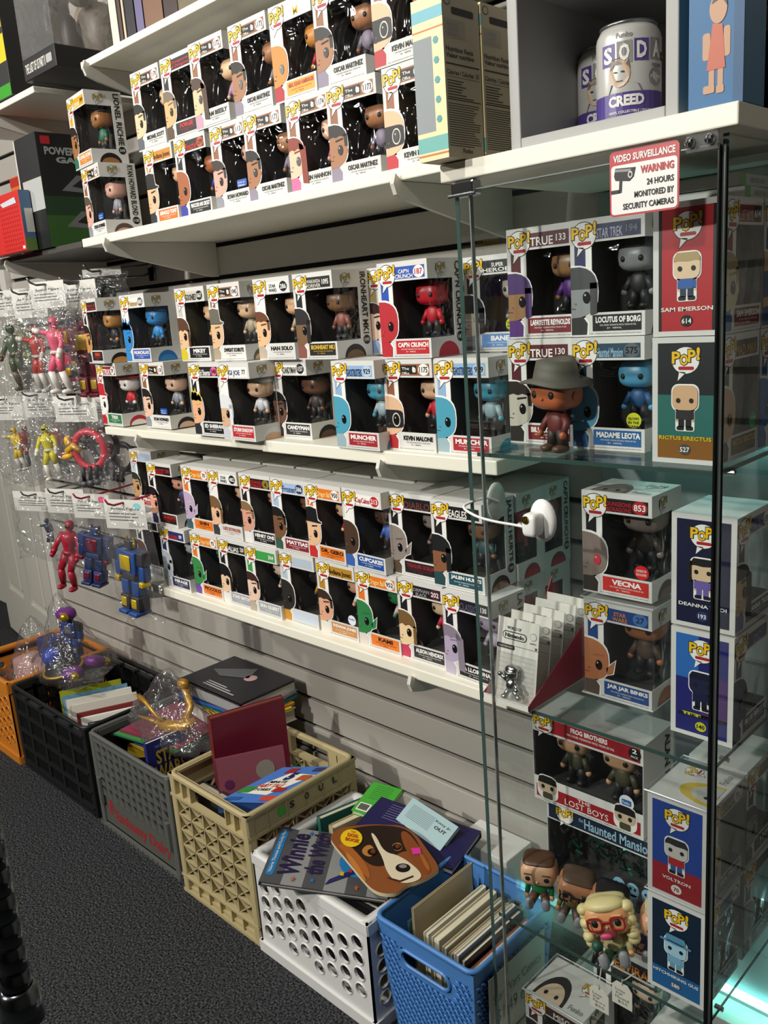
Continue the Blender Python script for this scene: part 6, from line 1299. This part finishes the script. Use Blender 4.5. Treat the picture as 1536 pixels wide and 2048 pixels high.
# gold toy bag in the grey crate
def gold_toy():
    g = mat('#b98a2e', .32, .35); b = MB()
    b.tube([(0, 0, 0), (.03, -.01, .012), (.07, -.015, .016), (.10, 0, .03), (.12, .02, .05)], [.012, .02, .024, .018, .008], g, 12)
    b.tube([(.05, -.01, .02), (.03, -.03, .05), (.0, -.03, .085), (-.03, -.02, .09)], [.010, .007, .006, .009], g, 8)
    for k in range(4): b.cyl((-.03, -.02, .09), (-.045-.004*k, -.03+.012*k, .10-.006*k), .0035, g, 6, .0015)
    b.tube([(.09, .01, .03), (.08, .05, .07), (.06, .06, .12)], [.012, .010, .012], g, 8); b.sell((.055, .06, .135), (.016, .016, .020), g, e=.9, seg=12, rings=8)
    b.tube([(-.01, 0, .0), (-.04, .01, -.01), (-.07, .0, -.004)], [.010, .006, .003], g, 8); return b
gp = atz(395, 1470, .30)
heap_bag('clear bag holding a gold dragon-shaped toy on the grey crate', (-1.965, 1.075, .288), .19, .075, .17, 5, [('gold_toy', gold_toy(), (-.05, -.015, .022), (0, 0, .1))], lean=(-.03, .03))
bpy.data.objects['gold_toy'].scale = (1.25, .85, .8)
op = (-2.87, 1.10)
def pink_toy():
    b = MB(); b.bbox(-.09, .09, -.05, .05, 0, .10, mat('#b8908c', .5), r=.02); b.bbox(.0, .08, .0, .07, .09, .17, mat('#2a2f6a', .5), r=.012); b.tube([(.06, -.05, .09), (.08, -.07, .05), (.10, -.06, .0)], .008, mat('#c8882a', .4), 6); return b
heap_bag('clear bag of pink and navy toys in the orange crate', (op[0], op[1], .17), .135, .13, .26, 9, [('pink_toy', pink_toy(), (0, 0, .01), (0, 0, .2))])

# ------------------------------------------------------------------ upper left corner
def carton(name, label, cat, x0, x1, y0, y1, z0, z1, col, prints=(), rz=0, rough=.45):
    o = thing(name, label, cat, ((x0+x1)/2, (y0+y1)/2, z0), rz); w, d, h = x1-x0, y1-y0, z1-z0
    b = MB(); b.bbox(-w/2, w/2, -d/2, d/2, 0, h, mat(col, rough), r=.0015); b.build('carton', o)
    for nm, face, fn in prints:
        b = MB(); s = {'front': Sheet(b, V((-w/2, -d/2, 0)), (1, 0, 0), (0, 0, 1)), 'right': Sheet(b, V((w/2, -d/2, 0)), (0, 1, 0), (0, 0, 1)), 'top': Sheet(b, V((-w/2, -d/2, h)), (1, 0, 0), (0, 1, 0))}[face]
        fn(s, w if face != 'right' else d, h if face != 'top' else d); b.build(nm, o)
    return o
xc = aty(92, 380, YS).x
def prf(s, w, h):
    s.rect(.0, h*.62, w, h, mat('#1a1b1c', .5, var=.5, bscale=350), 0); s.rect(w*.16, h*.34, w, h*.62, mat('#b4b6b4', .35), 0); s.rect(w*.16, .0, w, h*.34, mat('#0d0d0e', .4), 0); s.rect(0, 0, w*.05, h, mat('#c8c8c4', .5), 1)
def prr(s, w, h):
    s.rect(.0, .0, w, h*.28, mat('#2f5a22', .45), 0); s.rect(0, h*.28, w, h*.45, mat('#1c3a1e', .45), 0); s.rrect(w*.05, h*.90, w*.16, h*.97, .002, mat('#b3202a', .4), 1)
    m = mat('#9aa09c', .35); s.text('POWER RANGERS', w*.08, h*.81, w*.92, h*.88, m, 1, bold=.04); s.text('GALAXY', w*.2, h*.74, w*.85, h*.795, m, 1, bold=.05)
    for z, c in ((.50, '#8a2a34'), (.18, '#2a6a44')):
        g = mat('#6f7072', .4); s.poly([(w*.22, h*z), (w*.42, h*(z+.14)), (w*.75, h*(z+.12)), (w*.85, h*(z+.04)), (w*.6, h*(z-.02))], g, 1); s.poly([(w*.35, h*(z+.04)), (w*.48, h*(z+.11)), (w*.6, h*(z+.09)), (w*.5, h*(z+.02))], INK, 2); s.poly([(w*.6, h*(z+.01)), (w*.68, h*(z+.10)), (w*.82, h*(z+.06)), (w*.72, h*z)], mat(c, .4), 2)
carton('toy_carton', 'black and green toy carton with silver title lettering', 'toy box', xc-.138, xc, YS-.004, YS+.22, ZS1-.003, ZS1+.272, '#131414', (('front_print', 'front', prf), ('side_print', 'right', prr)), rz=-.03)
rc = aty(46, 450, 1.03)
def red_studs(s, w, h):
    for i in range(9):
        for j in range(11): s.ell(w*(.52+.052*i), h*(.06+.075*j), .0035, .0035, mat('#a81a1c', .4), 0, 8)
    s.poly([(w*.55, h*.85), (w*.9, h*.9), (w*.93, h*.8), (w*.6, h*.78)], mat('#c8d0d8', .35), 1); s.rrect(w*.93, h*.03, w*.98, h*.08, .002, IVORY, 1)
def red_side(s, w, h): s.rect(0, 0, w, h, mat('#4a6a8a', .45), 0); s.rect(0, 0, w, h*.2, mat('#5a7a3a', .45), 1); s.rect(w*.3, h*.3, w, h*.7, mat('#c8c8c0', .45), 1)
carton('toy_carton', 'bright red carton with a pattern of round studs', 'toy box', rc.x-.26, rc.x, 1.03, 1.060, ZS1-.003, ZS1+.145, '#c8241f', (('front_print', 'front', red_studs), ('side_print', 'right', red_side)))
carton('toy_carton', 'orange and black carton behind the studded red one', 'toy box', rc.x-.24, rc.x-.06, 1.12, 1.20, ZS1-.003, ZS1+.21, '#c8641c', (('picture_print', 'front', lambda s, w, h: s.rect(w*.55, h*.5, w*.98, h*.85, INK, 0)), ('header_print', 'front', lambda s, w, h: s.rect(0, h*.88, w, h*.99, mat('#a8281c', .4), 0))))
# statue box with a clear case on a black base
sx_, sy_ = aty(112, 118, 1.045).x, 1.045
st = thing('statue_box', 'clear-sided statue box with black lettered base on the highest shelf', 'statue box', (sx_-.085, sy_+.15, 1.957))
b = MB(); b.bbox(-.085, .085, -.15, .15, 0, .048, mat('#141415', .45), r=.002); b.build('base', st)
b = MB(); s = Sheet(b, V((-.085, -.15, 0)), (1, 0, 0), (0, 0, 1)); s.text('THE LAST OF US PART II', .014, .014, .118, .035, IVORY, 1, bold=.015); s.rrect(.123, .016, .152, .034, .003, mat('#a8a8a6', .5), 1); b.build('lettering', st)
b = MB(); e = .0012
for q in ((-.084, .084, -.149, -.149+e, .048, .36), (.084-e, .084, -.149, .149, .048, .36), (-.084, -.084+e, -.149, .149, .048, .36), (-.084, .084, .149-e, .149, .048, .36)): b.box(*q, clear('statue_case', refl=.06, rough=.05, bump=.5, bscale=14, milky=.05))
b.build('clear_case', st)
b = MB(); g = mat('#6a6058', .5); b.sell((0, .02, .11), (.06, .05, .07), g, e=.8, seg=16, rings=9); b.sell((-.02, -.05, .10), (.022, .022, .05), mat('#3a3434', .5), e=.9, seg=12, rings=8); b.tube([(-.06, -.04, .05), (-.04, 0, .14), (.0, .02, .24), (.02, .0, .33)], [.03, .025, .02, .015], mat('#8a7a6a', .5), 10); b.sell((.03, -.04, .2), (.03, .03, .045), g, e=.8, seg=12, rings=8); b.build('statue', st, True)
yg = aty(18, 150, 1.06)
carton('toy_carton', 'yellow and green printed carton beside the statue box', 'toy box', yg.x-.2, yg.x, 1.06, 1.25, 1.957, 2.24, '#2a2a2a', (('front_print', 'front', lambda s, w, h: s.rect(w*.5, h*.28, w, h*.5, mat('#d8c82a', .4), 0)), ('foot_print', 'front', lambda s, w, h: s.rect(w*.5, 0, w, h*.10, mat('#3a9a2a', .4), 0)), ('head_print', 'front', lambda s, w, h: s.rect(w*.5, h*.55, w, h*.8, mat('#b8a02a', .4), 0))))
# books on the highest shelf
xx = fx(250, 1.12, 1.97)
for i, (t, c, lab) in enumerate(((.030, '#d8d2c4', 'cream spined book end on the highest shelf'), (.014, '#4a3a32', 'dark brown thin book on the highest shelf'), (.010, '#c8b8a0', 'tan thin book on the highest shelf'), (.036, '#26262a', 'black book on the highest shelf'), (.030, '#6a6488', 'lilac-grey book on the highest shelf'), (.07, '#7a5a44', 'brown figure box on the highest shelf'), (.05, '#3a2a2a', 'dark red-brown book end on the highest shelf'))):
    stand('hardback', lab, 'book', xx+t/2, 1.09, 1.953, t, .16, .22, 0, c); xx += t+.003

# ------------------------------------------------------------------ on top of the cabinet
ZT = CT+.0275
NUT = mat('#8f8775', .55)
def nutrition(s, w, h):
    tx = mat('#2c2a26', .5)
    s.rect(0, 0, w, h, mat('#b5ab94', .55), -.5)
    s.text('Nutrition Facts', w*.05, h*.655, w*.80, h*.685, tx, 0, bold=.03); s.text('Valeur nutritive', w*.05, h*.618, w*.82, h*.648, tx, 0, bold=.03)
    for z, t in ((.575, .010), (.36, .007), (.50, .003)): s.rect(w*.04, h*z, w*.96, h*(z+t), tx, 0)
    s.text('Calories / Calories  35', w*.05, h*.515, w*.94, h*.545, tx, 0, bold=.02)
    rnd = random.Random(4)
    for k in range(7): s.rect(w*.05, h*(.475-.017*k), w*rnd.uniform(.4, .8), h*(.482-.017*k), tx, 0)
    for k in range(19): s.rect(w*.04, h*(.335-.0145*k), w*rnd.uniform(.7, .96), h*(.3405-.0145*k), tx, 0)
    s.text('Funko', w*.40, h*.035, w*.68, h*.065, tx, 0, bold=.03)
    s.ell(w*.13, h*.955, w*.09, h*.028, tx, 0); s.ell(w*.13, h*.955, w*.07, h*.022, mat('#b5ab94', .55), .5); s.rrect(w*.24, h*.88, w*.85, h*.925, .003, INK, 0); s.rect(w*.04, h*.74, w*.58, h*.85, mat('#a59b85', .55), 0)
    for k in range(3): s.poly([(w*.12, h*(.825-.03*k)), (w*.42, h*(.832-.03*k)), (w*.40, h*(.818-.03*k)), (w*.14, h*(.812-.03*k))], GREYP, 1)
def cereal_front(s, w, h):
    s.rect(0, 0, w, h, mat('#e4d9a8', .45), -.5); s.rect(0, h*.055, w, h*.15, mat('#6ab0a8', .45), 0); s.rect(0, h*.03, w, h*.042, mat('#c8703c', .45), 0); s.rect(0, h*.80, w, h*.81, mat('#c8703c', .45), 0); s.rect(0, h*.86, w, h*.93, mat('#6ab0c0', .45), 0)
    s.rect(w*.0, h*.18, w*.62, h*.76, mat('#9aa0a4', .2), 0)
    for k in range(5): s.ell(w*.75, h*(.25+.12*k), w*.09, w*.09, mat('#4a98a0', .45), 1, 6)
b1 = carton('cereal_pack', 'cream pocket cereal pack overhanging the cabinet top edge', 'carton', -.838, -.785, .945, 1.020, ZT+.001, ZT+.200, '#d8cfae', (('front_print', 'front', cereal_front), ('nutrition_print', 'right', nutrition)))
b1['group'] = 'cereal packs'
b2 = carton('cereal_pack', 'cream pocket cereal pack pushed against the grey cubby', 'carton', -.838, -.783, 1.023, 1.098, ZT+.001, ZT+.200, '#d8cfae', (('front_print', 'front', cereal_front), ('nutrition_print', 'right', nutrition)))
b2['group'] = 'cereal packs'
# grey cubby
cx0, cx1 = fx(1022, .995, ZT+.01), fx(1357, .995, ZT+.01); cy0, cy1 = .995, 1.30; cz1 = ZT+.30
cu = thing('open_cubby', 'grey open-fronted cubby shelf standing on the cabinet', 'cubby', ((cx0+cx1)/2, (cy0+cy1)/2, ZT)); CU = mat('#a5a5a3', .5); w, d = cx1-cx0, cy1-cy0; t = .016
for nm, q in (('side_board', (-w/2, -w/2+t, -d/2, d/2, 0, .30)), ('side_board', (w/2-t, w/2, -d/2, d/2, 0, .30)), ('bottom_board', (-w/2+t, w/2-t, -d/2, d/2, 0, .014)), ('middle_board', (-w/2+t, w/2-t, -d/2, d/2, .185, .199)), ('top_board', (-w/2+t, w/2-t, -d/2, d/2, .286, .30)), ('back_board', (-w/2+t, w/2-t, d/2-.006, d/2, .014, .286))):
    b = MB(); b.bbox(*q, CU, r=.0015); b.build(nm, cu)
zc = ZT+.0145
# soda-style tins
def tin(label, x, y, rz):
    o = thing('figure_tin', label, 'tin can', (x, y, zc), rz, 'soda style tins'); R_, h = .040, .118
    b = MB(); b.lathe([(.0, .0), (R_*.88, .0), (R_*.95, .004), (R_, .010), (R_, h-.018), (R_*.97, h-.012), (R_*.86, h-.004)], (0, 0, 0), mat('#c4c3be', .3, .15), 36); b.build('can_body', o, True)
    b = MB(); b.lathe([(R_*.86, h-.004), (R_*.89, h-.002), (R_*.89, h), (R_*.84, h+.001), (R_*.82, h-.004), (.0, h-.004)], (0, 0, 0), mat('#8f9092', .25, .8), 36); b.build('lid', o, True)
    def wrap(fn, nm):
        b = MB(); s = Sheet(b, V((0, 0, 0)), (1, 0, 0), (0, 0, 1), .0); fn(s)
        vs = []
        for (x_, y_, z_) in b.v: a = x_/R_-math.pi/2; rr = R_+.0004-y_; vs.append((rr*math.cos(a), rr*math.sin(a), z_))
        b.v = vs; b.build(nm, o)
    pu, gr, iv = mat('#4f3f86', .35), mat('#8d8b88', .35), mat('#e8e6e0', .35)
    def lay(s, x0, z0, x1, z1, m, off):
        n = max(1, int((x1-x0)/.008))
        for i in range(n):
            a, c = x0+(x1-x0)*i/n, x0+(x1-x0)*(i+1)/n; s.mb.poly([(a, -off, z0), (c, -off, z0), (c, -off, z1), (a, -off, z1)], m)
    def tx(s, t, x0, z0, x1, z1, m, off, bold=.02):
        vs, fs, asp = textdata(t, bold); s.mb.add([(x0+a*(x1-x0), -off, z0+c*(z1-z0)) for a, c in vs], fs, m)
    def body(s): lay(s, -math.pi*R_, .010, math.pi*R_, .036, pu, .0001)
    wrap(body, 'purple_band')
    def words(s):
        for i, ch in enumerate('SODA'):
            x0 = -.040+.021*i; lay(s, x0, .068+.001*i, x0+.0185, .093+.001*i, pu if i % 2 == 0 else gr, .0001); tx(s, ch, x0+.003, .071+.001*i, x0+.0155, .090+.001*i, iv, .0004, .04)
    wrap(words, 'title_lettering')
    def words2(s):
        tx(s, 'Funko', -.020, .098, .0, .104, gr, .0002)
    wrap(words2, 'maker_lettering')
    def words3(s):
        tx(s, 'FIGURE', .026, .063, .042, .067, pu, .0002)
    wrap(words3, 'kind_lettering')
    def words4(s):
        tx(s, 'CREED', -.030, .020, .014, .033, iv, .0005, .05); tx(s, 'VINYL COLLECTIBLE / FIGURINE EXCLUSIVE', -.03, .012, .05, .015, iv, .0005)
    wrap(words4, 'name_lettering')
    def face(s):
        sk = mat('#c0a58a', .4); P_ = lambda pts, m, off: s.mb.poly([(x_, -off, z_) for x_, z_ in pts], m)
        P_([(-.030, .036), (-.026, .046), (-.008, .048), (.008, .044), (.012, .036)], mat('#5a5866', .4), .0003)
        P_([(-.022+.013*math.cos(a)+.006, .058+.016*math.sin(a)) for a in [2*math.pi*i/16 for i in range(16)]], sk, .0004); P_([(-.028, .062), (-.026, .074), (-.016, .076), (-.005, .073), (-.003, .062), (-.008, .068), (-.022, .068)], mat('#7a6a5a', .4), .0005)
        for cx in (-.021, -.012): P_([(cx-.002, .059), (cx+.002, .059), (cx+.002, .0605), (cx-.002, .0605)], INK, .0006)
        P_([(-.020, .049), (-.012, .049), (-.012, .0497), (-.020, .0497)], INK, .0006)
        P_([(.032+.011*math.cos(a), .052+.011*math.sin(a)) for a in [2*math.pi*i/16 for i in range(16)]], gr, .0003); tx(s, '12,500', .023, .050, .041, .054, iv, .0006)
        lay(s, .044, .072, .058, .082, mat('#3a3a1c', .4), .0003); tx(s, 'limited', .046, .075, .056, .079, mat('#c8b82a', .4), .0005)
    wrap(face, 'portrait_print')
    return o
tin('grey and purple tin with 12,500 seal standing forward in the cubby', -.600, 1.085, .62)
tin('grey and purple tin behind the other one in the cubby', -.668, 1.150, .52)
# blue box with a plain cartoon figure, dark boxes
def blue_front(s, w, h):
    S0 = s; h0 = h; h = h*.52
    s.rect(0, 0, w, h0, mat('#1d6396', .5), -.5); s.rect(w*.82, 0, w, h0, mat('#174f7a', .5), 0); sk = mat('#b98a66', .45); og = mat('#b8502a', .45)
    s.rrect(w*.38, h*.14, w*.48, h*.32, .002, sk, 1); s.rrect(w*.54, h*.14, w*.64, h*.32, .002, sk, 1); s.poly([(w*.34, h*.28), (w*.68, h*.28), (w*.62, h*.60), (w*.44, h*.62)], og, 2); s.ell(w*.54, h*.72, w*.16, h*.11, sk, 2); s.poly([(w*.42, h*.76), (w*.5, h*.86), (w*.68, h*.85), (w*.70, h*.72), (w*.60, h*.79)], mat('#2a2624', .45), 3); s.rrect(w*.26, h*.36, w*.40, h*.56, .003, sk, 1); s.rrect(w*.64, h*.36, w*.76, h*.58, .003, sk, 1)
    s.rrect(w*.28, h*.11, w*.49, h*.17, .002, sk, 2); s.rrect(w*.52, h*.10, w*.66, h*.16, .002, sk, 2)
bx0, bx1 = fx(1358, .99, ZT), fx(1484, .99, ZT)
carton('toy_carton', 'blue carton with an orange-clad cartoon figure on cabinet corner', 'toy box', bx0+.010, bx1, .992, 1.05, ZT, ZT+.26, '#2f78a8', (('front_print', 'front', blue_front),))
def dk(s, w, h):
    s.rect(0, 0, w, h, mat('#201f20', .4), -.5); s.rect(0, h*.32, w, h*.42, mat('#b0733a', .45), 0); s.text('take rule of', w*.05, h*.46, w*.6, h*.50, IVORY, 0); s.ell(w*.6, h*.75, w*.2, h*.06, mat('#5a7a2a', .4), 0)
carton('toy_carton', 'black and orange carton behind the blue one', 'toy box', bx0+.010, bx1-.002, 1.075, 1.20, ZT, ZT+.26, '#201f20', (('front_print', 'front', dk), ('side_print', 'right', dk)))
carton('toy_carton', 'brown shrink-wrapped carton at the back of the cabinet top', 'toy box', bx0+.010, bx1-.004, 1.215, 1.33, ZT, ZT+.10, '#6a4a3a')
# game cases lying on the turned boxes at the top of the cabinet
for i, (lab, c, t) in enumerate((('white game case with green corner lying lowest', '#cfd8d4', 'HEAD'), ('pale game case with HITMAN-like black lettering on top of the other', '#c4ccc8', 'HUNTED'))):
    z = Uc+BH+.002+.0155*i
    o = thing('game_case', ['pale game case lying flat on a turned box in the cabinet', 'white game case with green corner lying on another case'][i], 'game case', (-.535, 1.215, z), .06*(1-i)); b = MB(); b.bbox(-.065, .065, -.095, .095, 0, .0145, mat(c, .3), r=.0015); b.build('case', o)
    b = MB(); s = Sheet(b, V((.065, -.095, 0)), (0, 1, 0), (0, 0, 1)); s.rect(.0, .0, .018, .0145, mat('#5fae3a', .4), 0); s.text('XBOX 360', .03, .004, .075, .010, GREYP, 1); s.text(t, .09, .003, .17, .011, INK, 1, bold=.05); b.build('spine_print', o)
# chrome rack post in the aisle
pp = C0+ray(20, 1900)*.75
ps = thing('rack_post', 'dark chrome wire-rack post with ring grooves in the aisle', 'post', (pp.x, pp.y, 0))
PM = mat('#55585c', .16, 1); b = MB(); prof = []; z = 0.02
while z < 1.7:
    prof += [(.0127, z), (.0127, z+.0225), (.0116, z+.0232), (.0116, z+.0248)]; z += .0254
b.lathe(prof, (0, 0, 0), PM, 28); b.build('tube', ps, True)
zf = (C0+ray(85, 2035)*.75).z
for zz in (zf-.012, 1.2):
    b = MB(); b.lathe([(.0129, 0), (.019, .0), (.0165, .032), (.0129, .034)], (0, 0, zz), mat('#6a6d70', .2, 1), 24, caps=False); b.build('collar', ps, True)
b = MB(); b.lathe([(0, 0), (.016, 0), (.016, .008), (.008, .012), (.008, .022), (0, .022)], (0, 0, 0), mat('#2a2a2c', .5), 16); b.build('foot', ps, True)
